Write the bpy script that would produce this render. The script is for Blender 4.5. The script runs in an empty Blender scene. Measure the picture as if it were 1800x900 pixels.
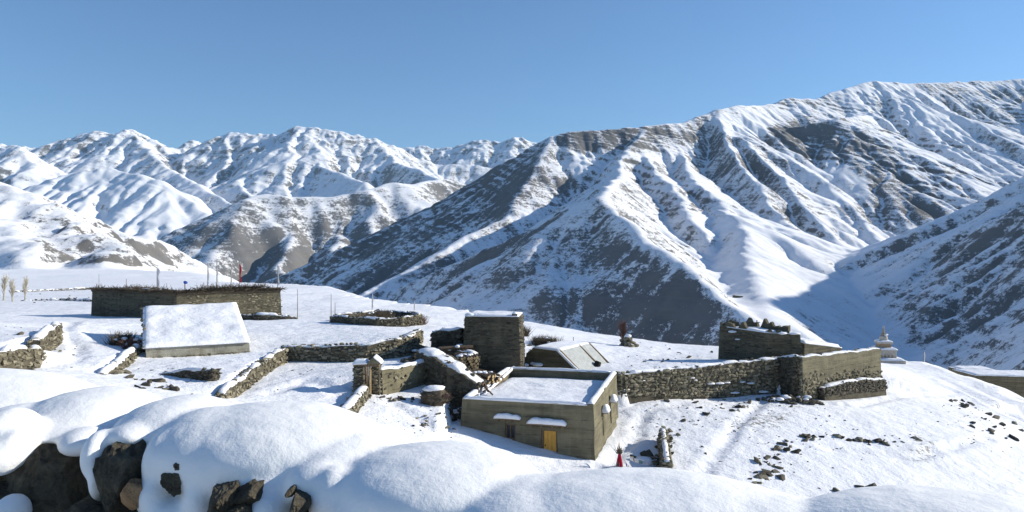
import bpy, bmesh, math, random
import numpy as np
from mathutils import Vector, Matrix, noise as mnoise

scene = bpy.context.scene
col = scene.collection

# ------------------------------------------------------------------ camera
FPX = 1300.0                                   # focal length in pixels of the 1800 x 900 photograph
cam_data = bpy.data.cameras.new('camera')
cam_data.lens = 36.0 * FPX / 1800.0
cam_data.sensor_width = 36.0
cam_data.clip_start = 0.05
cam_data.clip_end = 80000.0
cam = bpy.data.objects.new('camera', cam_data)
col.objects.link(cam)
cam.location = (0, 0, 0)
cam.rotation_euler = (math.radians(90), 0, 0)
scene.camera = cam

# ------------------------------------------------------------------ sky, sun, exposure
SUN_EL = math.radians(23.5)
SUN_AZ = math.radians(77.0)                    # clockwise from +Y: the sun stands to the right, a little behind the scene
world = bpy.data.worlds.new('World')
scene.world = world
world.use_nodes = True
wn = world.node_tree.nodes
wl = world.node_tree.links
bg = wn['Background']
skyt = wn.new('ShaderNodeTexSky')
skyt.sky_type = 'NISHITA'
skyt.sun_disc = False
skyt.sun_elevation = SUN_EL
skyt.sun_rotation = SUN_AZ
skyt.altitude = 1500
skyt.air_density = 1.25
skyt.dust_density = 0.15
skyt.ozone_density = 6.2
wl.new(skyt.outputs[0], bg.inputs[0])
bg.inputs[1].default_value = 0.094

sun_data = bpy.data.lights.new('sun', 'SUN')
sun_data.energy = 4.3
sun_data.angle = math.radians(0.5)
sun_data.color = (1.0, 0.94, 0.83)
sun = bpy.data.objects.new('sun', sun_data)
col.objects.link(sun)
SUN_DIR = Vector((math.cos(SUN_EL) * math.sin(SUN_AZ), math.cos(SUN_EL) * math.cos(SUN_AZ), math.sin(SUN_EL)))
sun.rotation_euler = (-SUN_DIR).to_track_quat('-Z', 'Y').to_euler()
sun.location = (300, 50, 300)

vs = scene.view_settings
vs.view_transform = 'Standard'
vs.look = 'None'
vs.exposure = 0.6
vs.gamma = 1.0
vs.use_curve_mapping = False
scene.cycles.use_denoising = True
scene.cycles.max_bounces = 6
scene.cycles.diffuse_bounces = 3
scene.cycles.glossy_bounces = 2
scene.cycles.volume_bounces = 0
scene.cycles.caustics_reflective = False
scene.cycles.caustics_refractive = False

# ------------------------------------------------------------------ helpers
def P(px, py, Y):
    """A point of the place seen at pixel (px, py) of the photograph, Y metres in front of the camera plane."""
    return Vector(((px - 900.0) / FPX * Y, Y, (450.0 - py) / FPX * Y))

def tag(o, label=None, cat=None, group=None, kind=None):
    if label: o['label'] = label
    if cat:
        o['category'] = cat
        o['kind'] = kind or 'thing'
    if group: o['group'] = group
    if kind: o['kind'] = kind
    return o

def empty(name, loc=(0, 0, 0), rz=0.0):
    o = bpy.data.objects.new(name, None)
    col.objects.link(o)
    o.location = loc
    o.rotation_euler = (0, 0, rz)
    o.empty_display_size = 0.3
    return o

def link(name, me, mat=None, parent=None, smooth=False):
    o = bpy.data.objects.new(name, me)
    col.objects.link(o)
    if mat is not None:
        me.materials.clear()
        me.materials.append(mat)
    if parent is not None:
        o.parent = parent
    if smooth:
        me.polygons.foreach_set('use_smooth', np.ones(len(me.polygons), dtype=bool))
    return o

def from_bm(name, bm, mat=None, parent=None, smooth=False):
    me = bpy.data.meshes.new(name)
    bmesh.ops.recalc_face_normals(bm, faces=bm.faces)
    bm.to_mesh(me)
    bm.free()
    return link(name, me, mat, parent, smooth)

# --- numpy noise -----------------------------------------------------------
_rs = np.random.RandomState(7)
_perm = _rs.permutation(4096)
_ang = _rs.rand(4096) * 2 * math.pi
_gx, _gy = np.cos(_ang), np.sin(_ang)
def _h(ix, iy, seed=0):
    return _perm[(_perm[(ix + seed * 57) & 4095] + iy) & 4095]
def perlin(x, y, seed=0):
    ix = np.floor(x).astype(np.int64); iy = np.floor(y).astype(np.int64)
    fx = x - ix; fy = y - iy
    u = fx * fx * fx * (fx * (fx * 6 - 15) + 10); v = fy * fy * fy * (fy * (fy * 6 - 15) + 10)
    def g(a, b):
        k = _h(ix + a, iy + b, seed)
        return _gx[k] * (fx - a) + _gy[k] * (fy - b)
    n00, n10, n01, n11 = g(0, 0), g(1, 0), g(0, 1), g(1, 1)
    return ((n00 * (1 - u) + n10 * u) * (1 - v) + (n01 * (1 - u) + n11 * u) * v) * 1.5
def fbm(x, y, oct=5, seed=0, gain=0.5):
    a, s, t = 1.0, 0.0, 0.0
    for o in range(oct):
        s = s + a * perlin(x, y, seed + o); t += a
        x = x * 2.03 + 11.3; y = y * 2.03 - 7.1; a *= gain
    return s / t
def ridged(x, y, oct=5, seed=0, gain=0.5):
    a, s, t = 1.0, 0.0, 0.0
    for o in range(oct):
        s = s + a * (1 - 2 * np.abs(perlin(x, y, seed + o))); t += a
        x = x * 2.07 + 3.3; y = y * 2.07 - 9.1; a *= gain
    return s / t
def sstep(a, b, x):
    t = np.clip((x - a) / (b - a), 0, 1)
    return t * t * (3 - 2 * t)

# --- node helpers ------------------------------------------------------------
class NT:
    def __init__(self, name):
        self.mat = bpy.data.materials.new(name)
        self.mat.use_nodes = True
        self.t = self.mat.node_tree
        self.n = self.t.nodes
        self.bsdf = self.n['Principled BSDF']
        self.bsdf.inputs['Specular IOR Level'].default_value = 0.25
    def node(self, kind, **kw):
        nd = self.n.new(kind)
        for k, v in kw.items():
            setattr(nd, k, v)
        return nd
    def set(self, sock, v):
        if hasattr(v, 'is_output'):
            self.t.links.new(v, sock)
        elif v is not None:
            sock.default_value = v
    def math(self, op, a, b=None, clamp=False):
        nd = self.node('ShaderNodeMath', operation=op, use_clamp=clamp)
        self.set(nd.inputs[0], a)
        if b is not None: self.set(nd.inputs[1], b)
        return nd.outputs[0]
    def noise(self, vec, scale, detail=4, rough=0.55, dist=0.0):
        nd = self.node('ShaderNodeTexNoise')
        self.set(nd.inputs['Vector'], vec)
        nd.inputs['Scale'].default_value = scale
        nd.inputs['Detail'].default_value = detail
        nd.inputs['Roughness'].default_value = rough
        nd.inputs['Distortion'].default_value = dist
        return nd.outputs['Fac']
    def voronoi(self, vec, scale, feature='F1', out='Distance'):
        nd = self.node('ShaderNodeTexVoronoi', feature=feature)
        self.set(nd.inputs['Vector'], vec)
        nd.inputs['Scale'].default_value = scale
        return nd.outputs[out]
    def coord(self, which='Object'):
        return self.node('ShaderNodeTexCoord').outputs[which]
    def pos(self):
        return self.node('ShaderNodeNewGeometry').outputs['Position']
    def mapping(self, vec, scale=(1, 1, 1), rot=(0, 0, 0), loc=(0, 0, 0)):
        nd = self.node('ShaderNodeMapping')
        self.set(nd.inputs['Vector'], vec)
        nd.inputs['Scale'].default_value = scale
        nd.inputs['Rotation'].default_value = rot
        nd.inputs['Location'].default_value = loc
        return nd.outputs[0]
    def ramp(self, fac, stops):
        nd = self.node('ShaderNodeValToRGB')
        self.set(nd.inputs[0], fac)
        e = nd.color_ramp.elements
        while len(e) < len(stops): e.new(0.5)
        for el, (p, c) in zip(e, stops):
            el.position = p
            el.color = (*c, 1) if len(c) == 3 else c
        return nd.outputs[0]
    def mix(self, fac, a, b, blend='MIX'):
        nd = self.node('ShaderNodeMix', data_type='RGBA', blend_type=blend)
        self.set(nd.inputs[0], fac)
        for s, v in ((nd.inputs[6], a), (nd.inputs[7], b)):
            if isinstance(v, tuple) and len(v) == 3: v = (*v, 1)
            self.set(s, v)
        return nd.outputs[2]
    def smooth(self, v, lo, hi):
        nd = self.node('ShaderNodeMapRange', interpolation_type='SMOOTHSTEP')
        self.set(nd.inputs[0], v)
        nd.inputs[1].default_value = lo
        nd.inputs[2].default_value = hi
        return nd.outputs[0]
    def attr(self, name, out='Fac'):
        return self.node('ShaderNodeAttribute', attribute_name=name).outputs[out]
    def bump(self, h, strength=0.5, dist=0.05, normal=None):
        nd = self.node('ShaderNodeBump')
        nd.inputs['Strength'].default_value = strength
        nd.inputs['Distance'].default_value = dist
        self.set(nd.inputs['Height'], h)
        if normal is not None: self.set(nd.inputs['Normal'], normal)
        return nd.outputs[0]
    def done(self, color=None, rough=0.9, normal=None):
        if color is not None:
            if isinstance(color, tuple) and len(color) == 3: color = (*color, 1)
            self.set(self.bsdf.inputs['Base Color'], color)
        self.set(self.bsdf.inputs['Roughness'], rough)
        if normal is not None: self.set(self.bsdf.inputs['Normal'], normal)
        return self.mat
# ================================================================== MOUNTAINS
def mountain_material(name, scale=1.0, rock=(0.080, 0.079, 0.078), rock2=(0.135, 0.124, 0.108), dip=0.35):
    m = NT(name)
    p = m.pos()
    geo = m.node('ShaderNodeNewGeometry')
    sep = m.node('ShaderNodeSeparateXYZ'); m.set(sep.inputs[0], geo.outputs['Normal'])
    steep = m.math('SUBTRACT', 1.0, sep.outputs[2])
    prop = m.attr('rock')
    fine = m.noise(p, 0.12 / scale, 7, 0.85)
    mid = m.noise(p, 0.016 / scale, 6, 0.65)
    # beds of rock: bands that follow tilted layers
    sv = m.mapping(p, (0.005 / scale, 0.005 / scale, 0.11 / scale), (0, dip, 0.4))
    beds = m.noise(sv, 1.0, 5, 0.65)
    a = m.math('MULTIPLY', m.math('SUBTRACT', fine, 0.5), 1.9)
    b = m.math('MULTIPLY', m.math('SUBTRACT', mid, 0.5), 0.8)
    c = m.math('MULTIPLY', m.math('SUBTRACT', beds, 0.5), 0.6)
    d = m.math('MULTIPLY', m.math('SUBTRACT', steep, 0.23), 1.5)
    s = m.math('ADD', m.math('ADD', a, b), m.math('ADD', c, d))
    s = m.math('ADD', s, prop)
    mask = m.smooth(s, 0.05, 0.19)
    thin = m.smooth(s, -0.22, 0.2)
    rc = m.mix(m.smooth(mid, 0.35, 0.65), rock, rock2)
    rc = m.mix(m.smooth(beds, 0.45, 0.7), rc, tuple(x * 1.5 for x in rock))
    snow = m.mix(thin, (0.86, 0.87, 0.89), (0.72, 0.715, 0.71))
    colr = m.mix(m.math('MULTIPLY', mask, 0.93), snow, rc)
    bh = m.math('ADD', m.math('MULTIPLY', fine, 0.5), m.math('MULTIPLY', mid, 1.6))
    return m.done(colr, 0.92, m.bump(bh, 0.7, 2.2 * scale))

def upsample(a, n):
    """bilinear upsampling by an integer factor"""
    def up(a, ax):
        a = np.moveaxis(a, ax, 0)
        f = np.arange((a.shape[0] - 1) * n + 1) / n
        i = np.minimum(f.astype(int), a.shape[0] - 2)
        t = (f - i).reshape(-1, *([1] * (a.ndim - 1)))
        return np.moveaxis(a[i] * (1 - t) + a[i + 1] * t, 0, ax)
    return up(up(a, 0), 1)

def ridge_height(X, Y, ridges, D, k):
    """Height of a country of ridges: every ridge is a crest line whose flanks fall at its own slopes."""
    out = np.full(X.shape, -1e5)
    for pts, sl, sr in ridges:
        w = [P(*q) for q in pts]
        best_d = np.full(X.shape, 1e9); best_z = np.zeros(X.shape)
        h = np.full(X.shape, -1e5)
        for A, B in zip(w[:-1], w[1:]):
            dx, dy = B.x - A.x, B.y - A.y
            L2 = dx * dx + dy * dy
            t = np.clip(((X - A.x) * dx + (Y - A.y) * dy) / L2, 0, 1)
            ex, ey = X - (A.x + t * dx), Y - (A.y + t * dy)
            d = np.hypot(ex, ey)
            side = dx * ey - dy * ex                       # > 0: left of the travel direction
            s = np.where(side > 0, sl, sr)
            h = np.maximum(h, A.z + t * (B.z - A.z) - s * D * np.log1p(d / D))
        # smooth maximum
        q = np.clip(0.5 + 0.5 * (h - out) / k, 0, 1)
        out = out * (1 - q) + h * q + k * q * (1 - q) * 0.5
    return out

def gullies(Z, X, Y, step, octaves):
    """Fine flutes that run down the slope (stripes turned along the local fall line)."""
    H = Z.copy()
    carve = np.zeros_like(Z)
    for wl_, amp, seed in octaves:
        gy, gx = np.gradient(H, step)
        sl = np.hypot(gx, gy) + 1e-6
        dx, dy = -gy / sl, gx / sl                         # along the contour
        u, v = X / wl_, Y / wl_
        iu, iv = np.floor(u).astype(np.int64), np.floor(v).astype(np.int64)
        fu, fv = u - iu, v - iv
        acc = np.zeros_like(Z); wt = np.zeros_like(Z)
        for a in (-1, 0, 1):
            for b in (-1, 0, 1):
                kx = _h(iu + a, iv + b, seed)
                ox = (_perm[kx] / 4096.0); oy = (_perm[(kx + 911) & 4095] / 4096.0)
                pu, pv = fu - a - ox, fv - b - oy
                w = np.exp(-(pu * pu + pv * pv) * 2.2)
                acc += w * np.cos((pu * dx + pv * dy) * 2 * math.pi * 0.9 + ox * 3.0)
                wt += w
        s = acc / wt
        f = np.clip(sl * 1.9 - 0.25, 0, 1.15)
        H = H + amp * f * s
        carve += f * s
    return H, carve

def erode(Z, step, iters, c, diff, amax=400, seed=1, talus=0.9, m_=0.45, hard=1.0):
    """Running water on the bare shape: every cell drains to a lower neighbour and is cut by the water that passes it."""
    rng = np.random.RandomState(seed)
    ny, nx = Z.shape; N = ny * nx
    Z = Z.astype(np.float32)
    idx = np.arange(N).reshape(ny, nx)
    offs = [(-1, -1), (-1, 0), (-1, 1), (0, -1), (0, 1), (1, -1), (1, 0), (1, 1)]
    me_ = np.arange(N)
    for it in range(iters):
        Zp = np.pad(Z, 1, mode='edge')
        best = np.zeros_like(Z); rec = idx.copy(); sl = np.zeros_like(Z)
        for dy, dx in offs:
            s = (Z - Zp[1 + dy:1 + dy + ny, 1 + dx:1 + dx + nx]) / (step * math.hypot(dx, dy))
            w = s * (0.7 + 0.6 * rng.rand(ny, nx).astype(np.float32))
            b = w > best
            if dy == -1: b[0, :] = False
            if dy == 1: b[-1, :] = False
            if dx == -1: b[:, 0] = False
            if dx == 1: b[:, -1] = False
            best = np.where(b, w, best); sl = np.where(b, s, sl); rec = np.where(b, idx + dy * nx + dx, rec)
        r = rec.ravel(); S = np.ones(N); ptr = r.copy(); root = r == me_
        alive = ~root
        for _ in range(11):                                # drained area by pointer doubling
            S = S + np.bincount(ptr[alive], weights=S[alive], minlength=N)
            alive &= ~root[ptr]
            ptr = ptr[ptr]
            if not alive.any(): break
        A = np.minimum(S.reshape(ny, nx), amax)
        e = np.minimum(c * hard * A ** m_ * sl, sl * step * 0.7)
        lap = Zp[:-2, 1:-1] + Zp[2:, 1:-1] + Zp[1:-1, :-2] + Zp[1:-1, 2:] - 4 * Z
        Z = (Z - e - np.maximum(0, sl - talus) * step * 0.2 + diff * lap).astype(np.float32)
    return Z.astype(float)

def ledges(Z, X, Y, period, amount, dipx, dipy, seed):
    """Hard and soft beds: the slope breaks into small cliffs and ledges that follow the tilted layers."""
    bed = Z + dipx * X + dipy * Y + 1.6 * period * fbm(X / (period * 14), Y / (period * 14), 4, seed)
    t = bed / period
    i = np.floor(t); f = t - i
    r = _perm[(i.astype(np.int64) * 7 + seed) & 4095] / 4096.0                # every bed has its own hardness
    g = sstep(0.30 + 0.25 * r, 0.95, f)
    where = sstep(-0.15, 0.30, fbm(X / (period * 22), Y / (period * 22), 4, seed + 9))
    return Z + (g - f) * period * amount * (0.35 + 0.9 * r) * where

def blur(a):
    p = np.pad(a, 1, mode='edge')
    p = (p[:-2] + 2 * p[1:-1] + p[2:]) / 4
    return (p[:, :-2] + 2 * p[:, 1:-1] + p[:, 2:]) / 4

def grid_mesh(name, X, Y, Z, keep, attrs, mat, smooth=True):
    """a height grid as one mesh, only the quads whose corners are all kept"""
    ny, nx = Z.shape
    ok = keep[:-1, :-1] & keep[1:, :-1] & keep[:-1, 1:] & keep[1:, 1:]
    idx = np.arange(ny * nx).reshape(ny, nx)
    q = np.stack([idx[:-1, :-1][ok], idx[:-1, 1:][ok], idx[1:, 1:][ok], idx[1:, :-1][ok]], 1)
    used = np.zeros(ny * nx, bool); used[q.ravel()] = True
    new = np.cumsum(used) - 1
    co = np.stack([X.ravel()[used], Y.ravel()[used], Z.ravel()[used]], 1).astype(np.float32)
    q = new[q].astype(np.int32)
    me = bpy.data.meshes.new(name)
    me.vertices.add(len(co)); me.vertices.foreach_set('co', co.ravel())
    me.loops.add(q.size); me.loops.foreach_set('vertex_index', q.ravel())
    me.polygons.add(len(q))
    me.polygons.foreach_set('loop_start', np.arange(0, q.size, 4, dtype=np.int32))
    for k, v in attrs.items():
        at = me.attributes.new(k, 'FLOAT', 'POINT')
        at.data.foreach_set('value', v.ravel()[used].astype(np.float32))
    me.update(calc_edges=True)
    return link(name, me, mat, smooth=smooth)

# crest lines as (pixel x, pixel y, distance); then the slopes left and right of the travel direction
MASSIF = [
    # skyline crest of the big mountain, from its left end to the right
    ([(967, 238, 3000), (1010, 227, 3000), (1075, 224, 3050), (1130, 219, 3100), (1200, 214, 3200), (1255, 191, 3350), (1300, 184, 3500),
      (1355, 180, 3800), (1380, 169, 3900), (1430, 172, 4000), (1480, 155, 4150), (1540, 138, 4300), (1600, 146, 4400), (1700, 141, 4600), (1800, 137, 4700), (1980, 150, 4700)], .62, .70),
    # spur whose right side is the lit strip
    ([(893, 375, 2290), (827, 405, 2130), (767, 441, 2000), (673, 491, 1850), (600, 535, 1700)], .95, .60),
    # saddle behind the pyramid
    ([(1060, 341, 1500), (1066, 336, 1800), (1085, 300, 2500), (1130, 222, 3080)], .6, .75),
    # short spurs right of the pyramid
    ([(1130, 262, 2850), (1160, 310, 2450), (1200, 360, 2100), (1225, 400, 1880)], .6, .8),
    ([(1195, 262, 2950), (1215, 315, 2500), (1255, 352, 2200)], .6, .8),
    # the white dome that runs towards the village
    ([(1215, 318, 2500), (1255, 352, 2200), (1292, 384, 1950), (1310, 430, 1650), (1330, 500, 1270), (1345, 560, 980), (1360, 630, 760)], .42, .66),
    # gullied fingers on its right
    ([(1255, 191, 3350), (1275, 245, 2950), (1330, 320, 2500), (1385, 390, 2150), (1440, 450, 1900), (1470, 480, 1750)], .66, .80),
    ([(1300, 236, 3050), (1370, 300, 2650), (1430, 370, 2300), (1500, 440, 2000), (1530, 470, 1850)], .66, .78),
    ([(1370, 262, 3050), (1450, 320, 2700), (1520, 380, 2400), (1570, 440, 2100), (1590, 470, 1950)], .66, .76),
    # brown rocky ridge below the summit
    ([(1355, 216, 3500), (1395, 222, 3400), (1470, 203, 3400), (1530, 232, 3250), (1600, 285, 3050), (1660, 340, 2800), (1705, 395, 2500)], .62, .74),
    # summit ridge to the right of the dark bowl
    ([(1600, 146, 4400), (1530, 200, 3900), (1470, 203, 3400)], .62, .80),
    ([(1600, 146, 4400), (1680, 200, 3850), (1740, 260, 3450), (1765, 300, 3200), (1745, 360, 2900)], .55, .70),
    # dark valley side at the far right
    ([(1800, 137, 4700), (1830, 200, 4000), (1860, 250, 3500), (1900, 290, 3000), (1980, 310, 2500)], .62, .80),
    ([(1800, 137, 4700), (1770, 180, 4300), (1768, 222, 4000)], .62, .85),
    # near slope on the right, in shade; unseen end raised to shadow the valley
    ([(2700, -160, 1500), (2250, 85, 1560), (2050, 192, 1600), (1950, 250, 1560), (1800, 342, 1500), (1700, 402, 1560), (1600, 452, 1680), (1520, 484, 1800)], .76, .6),
    ([(1950, 262, 1330), (2000, 420, 900), (1990, 560, 600)], .6, .70),
    # hill on the left, seen lit
    ([(-700, 150, 900), (-150, 285, 900), (0, 332, 900), (60, 352, 880), (110, 376, 850), (160, 412, 800), (200, 446, 760), (240, 480, 720), (285, 505, 690)], .70, .56),
    ([(0, 332, 900), (20, 400, 790), (50, 470, 640)], .5, .5),
    ([(110, 376, 850), (150, 440, 740), (180, 482, 660)], .5, .5),
]
# bodies with plane faces: the apex, then the downhill gradient of every face
FACETS = [
    ((967, 238, 3000), [(-.70, -.34), (-.10, .75), (.30, -.58), (.5, .2)]),                 # long western shoulder
    ((1060, 339, 1500), [(-.74, -.46), (.85, -.2), (-.056, .553)]),          # dark pyramid in the middle
]

def build_massif():
    step0, up = 10.0, 2
    step = step0 / up
    x0, x1, y0, y1 = -1500.0, 3900.0, 300.0, 5200.0
    xs = np.arange(x0, x1 + 1, step0); ys = np.arange(y0, y1 + 1, step0)
    X, Y = np.meshgrid(xs, ys)
    wx = 30 * fbm(X / 420, Y / 420, 3, 3) + 14 * fbm(X / 110, Y / 110, 2, 13)
    wy = 30 * fbm(X / 420, Y / 420, 3, 23) + 14 * fbm(X / 110, Y / 110, 2, 33)
    Z = ridge_height(X + wx, Y + wy, MASSIF, 2600.0, 14.0)
    Xw, Yw = X + wx * 0.8, Y + wy * 0.8
    for q, gr in FACETS:
        A = P(*q)
        h = A.z - np.max(np.stack([gx_ * (Xw - A.x) + gy_ * (Yw - A.y) for gx_, gy_ in gr]), axis=0)
        w = np.clip(0.5 + 0.5 * (h - Z) / 12.0, 0, 1)
        Z = Z * (1 - w) + h * w + 6.0 * w * (1 - w)
    Z = np.maximum(Z, -330 + 18 * fbm(X / 200, Y / 200, 3, 5))
    Z = Z + 4 * fbm(X / 80, Y / 80, 4, 77) + 1.0 * fbm(X / 25, Y / 25, 2, 78)
    Z = Z + 14 * ridged(X / 110, Y / 110, 4, 79) * ((Y < 1000) & (X < -150))
    Z = Z + 9 * ridged(X / 170, Y / 170, 3, 76)
    hard = np.clip(1.0 + 1.5 * fbm(X / 330, Y / 330, 3, 74), 0.25, 2.0)
    Z = erode(Z, step0, 54, 0.125, 0.018, hard=hard)
    # the snowy fields left of the village reach to the foot of the hill
    px, py = X, Y
    edge = np.interp(Y, [300, 420, 600, 760, 900], [-115, -160, -290, -380, -500])
    plain = -10.5 - 0.02 * (Y - 330) * 0 - np.maximum(0, X - edge) * 0.8 - 4 * np.clip((Y - 500) / 400, 0, 1)
    plain = np.where(Y < 1000, plain, -400) + 1.2 * fbm(X / 60, Y / 60, 3, 61)
    Z = np.maximum(Z, plain)
    hill = (X < edge + 40) & (Y < 1000)
    flat = upsample(np.where(hill & (np.abs(Z - plain) < 3), 1.0, 0.0), up)
    Z = blur(upsample(Z, up)); X = upsample(X, up); Y = upsample(Y, up)
    Z = ledges(Z, X, Y, 31.0, 0.24 * sstep(500, 2600, Y) + 0.06, 0.30, -0.12, 401)
    Z = ledges(Z, X, Y, 13.0, 0.34, 0.26, -0.10, 431)
    crag = sstep(1100, 950, Y) * sstep(-120, -260, X) * (1 - flat)
    Z = Z + crag * (9 * ridged(X / 62, Y / 62, 4, 501) + 3.5 * ridged(X / 21, Y / 21, 3, 511))
    G, carve = gullies(Z, X, Y, step, [(62, 2.4, 4), (30, 1.2, 5)])
    Z = G * (1 - flat) + Z * flat
    Z = Z + (1 - flat) * (0.7 * fbm(X / 30, Y / 30, 3, 41))
    gy, gx = np.gradient(Z, step)
    sl = np.hypot(gx, gy)
    # where the rock comes through: worn ridges, broken ground, bare bands; raised on shaded faces to deepen their shade
    U = 900 + X / Y * FPX; V = 450 - Z / Y * FPX
    rock = -0.01 + 0.09 * carve + 0.24 * fbm(X / 300, Y / 300, 4, 71) + 0.10 * (sl - 0.65)
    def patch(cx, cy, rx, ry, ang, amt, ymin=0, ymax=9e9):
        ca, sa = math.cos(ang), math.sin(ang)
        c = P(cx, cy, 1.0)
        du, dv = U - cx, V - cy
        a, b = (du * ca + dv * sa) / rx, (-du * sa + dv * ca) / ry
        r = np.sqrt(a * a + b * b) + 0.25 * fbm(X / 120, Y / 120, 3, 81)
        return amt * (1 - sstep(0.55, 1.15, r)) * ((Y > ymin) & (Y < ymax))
    rock = rock + patch(980, 480, 300, 110, 0.25, .20, 700, 2000)      # broken rock of the pyramid, extra amount deepens its shade
    rock = rock + patch(740, 390, 330, 95, -0.5, .28, 2150, 4500)      # western shoulder: bare rock, raised to darken its shaded side
    rock = rock + patch(1070, 245, 130, 28, 0.0, .26, 2600, 3400)      # crags under the crest
    rock = rock + patch(1530, 285, 230, 38, 0.62, .26, 2300, 3600)     # brown rocky ridge
    rock = rock + patch(1385, 235, 45, 18, 0.3, .35, 3000, 3800)
    rock = rock + patch(1600, 380, 130, 45, 0.6, .12, 1700, 3000)
    rock = rock + patch(1660, 530, 300, 130, -0.3, .07, 300, 1900)     # slope on the right: some rock, added to darken its shade
    rock = rock + patch(1260, 560, 130, 90, 0.0, .12, 600, 1300)
    rock = rock + patch(150, 435, 180, 75, 0.6, .26, 500, 1000)        # hill on the left
    rock = rock - patch(1330, 460, 90, 130, 0.0, .22, 700, 2100)       # smooth white dome
    rock = rock - patch(1080, 290, 100, 30, 0.0, .16, 2000, 3000)
    rock = rock - patch(1310, 215, 60, 28, 0.0, .3, 2800, 4000)
    rock = rock - patch(1620, 215, 170, 60, 0.45, .26, 3000, 4700)
    rock = np.where(flat > 0.5, -0.4, rock)
    keep = (U > -260) & (U < 2150) & (Z > -335)
    keep |= (U < 2900) & (U > 2000) & (Y < 2500) & (Y > 500)  # keeps the unseen ridge end that shadows the valley
    keep |= (X > -700) & (X < 900) & (Y < 700)
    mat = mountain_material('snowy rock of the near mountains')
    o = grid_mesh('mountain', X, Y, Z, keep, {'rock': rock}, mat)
    tag(o, 'big snow covered mountain with dark gullied flanks beyond the village', kind='structure')
    return X, Y, Z

MASSIF_GRID = build_massif()

FAR = [
    ([(-260, 262, 11500), (-100, 250, 11500), (0, 253, 11200), (40, 257, 11200), (62, 266, 11200), (110, 248, 11400), (140, 241, 11500), (175, 236, 11500), (215, 238, 11500), (233, 230, 11500),
      (262, 244, 11500), (300, 263, 11500), (330, 266, 11600), (372, 252, 11600), (392, 239, 11500), (430, 238, 11500), (470, 237, 11500), (498, 242, 11400), (520, 229, 11300),
      (545, 223, 11200), (600, 235, 11200), (650, 241, 11200), (682, 256, 11200), (720, 275, 11300), (780, 290, 11300), (880, 300, 11300)], .62, .62),
    ([(330, 268, 13500), (345, 250, 13500), (360, 262, 13500)], .6, .6),
    ([(640, 262, 13500), (700, 261, 13500), (735, 257, 13500), (765, 262, 13500), (800, 258, 13500), (850, 250, 13500), (885, 252, 13500), (915, 242, 13500), (980, 255, 13500), (1200, 300, 13500)], .62, .62),
    ([(233, 230, 11500), (262, 270, 10600), (300, 300, 9800), (350, 322, 9000), (410, 350, 8300), (450, 400, 7600)], .55, .65),
    ([(392, 239, 11500), (400, 280, 10500), (420, 315, 9500), (440, 335, 8800)], .6, .7),
    ([(545, 223, 11200), (520, 262, 10600), (560, 290, 10000), (600, 305, 9300), (640, 318, 8600)], .6, .7),
    ([(650, 241, 11200), (690, 285, 10300), (760, 305, 9300), (840, 330, 8500)], .6, .7),
    ([(175, 236, 11500), (120, 275, 10700), (60, 300, 10000), (-20, 330, 9300)], .6, .6),
    # white rounded foothill
    ([(-160, 380, 8000), (40, 332, 8300), (120, 303, 8600), (200, 296, 8700), (290, 318, 8300), (360, 370, 7700), (410, 420, 7100), (430, 455, 6700)], .5, .5),
    ([(200, 296, 8700), (190, 360, 7700), (230, 430, 6800), (250, 470, 6300)], .5, .52),
    ([(290, 318, 8300), (300, 390, 7300), (310, 440, 6600)], .5, .52),
    ([(-60, 250, 10000), (30, 262, 9600), (60, 290, 9200), (20, 330, 8700)], .6, .6),
    # brown middle ridge
    ([(780, 300, 6000), (735, 321, 5500), (690, 316, 5300), (640, 331, 5100), (560, 345, 4900), (500, 338, 4850), (450, 336, 4800), (400, 362, 4750), (330, 404, 4650), (240, 446, 4400), (180, 475, 4200)], .6, .74),
    ([(640, 331, 5100), (655, 400, 4500), (640, 465, 3900)], .62, .85),
    ([(560, 345, 4900), (505, 390, 4500), (488, 455, 3900), (500, 490, 3600)], .62, .85),
    ([(600, 338, 5000), (580, 400, 4500), (570, 460, 4000)], .62, .85),
    ([(450, 336, 4800), (425, 385, 4450), (365, 445, 4000), (300, 490, 3600)], .62, .85),
]
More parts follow.
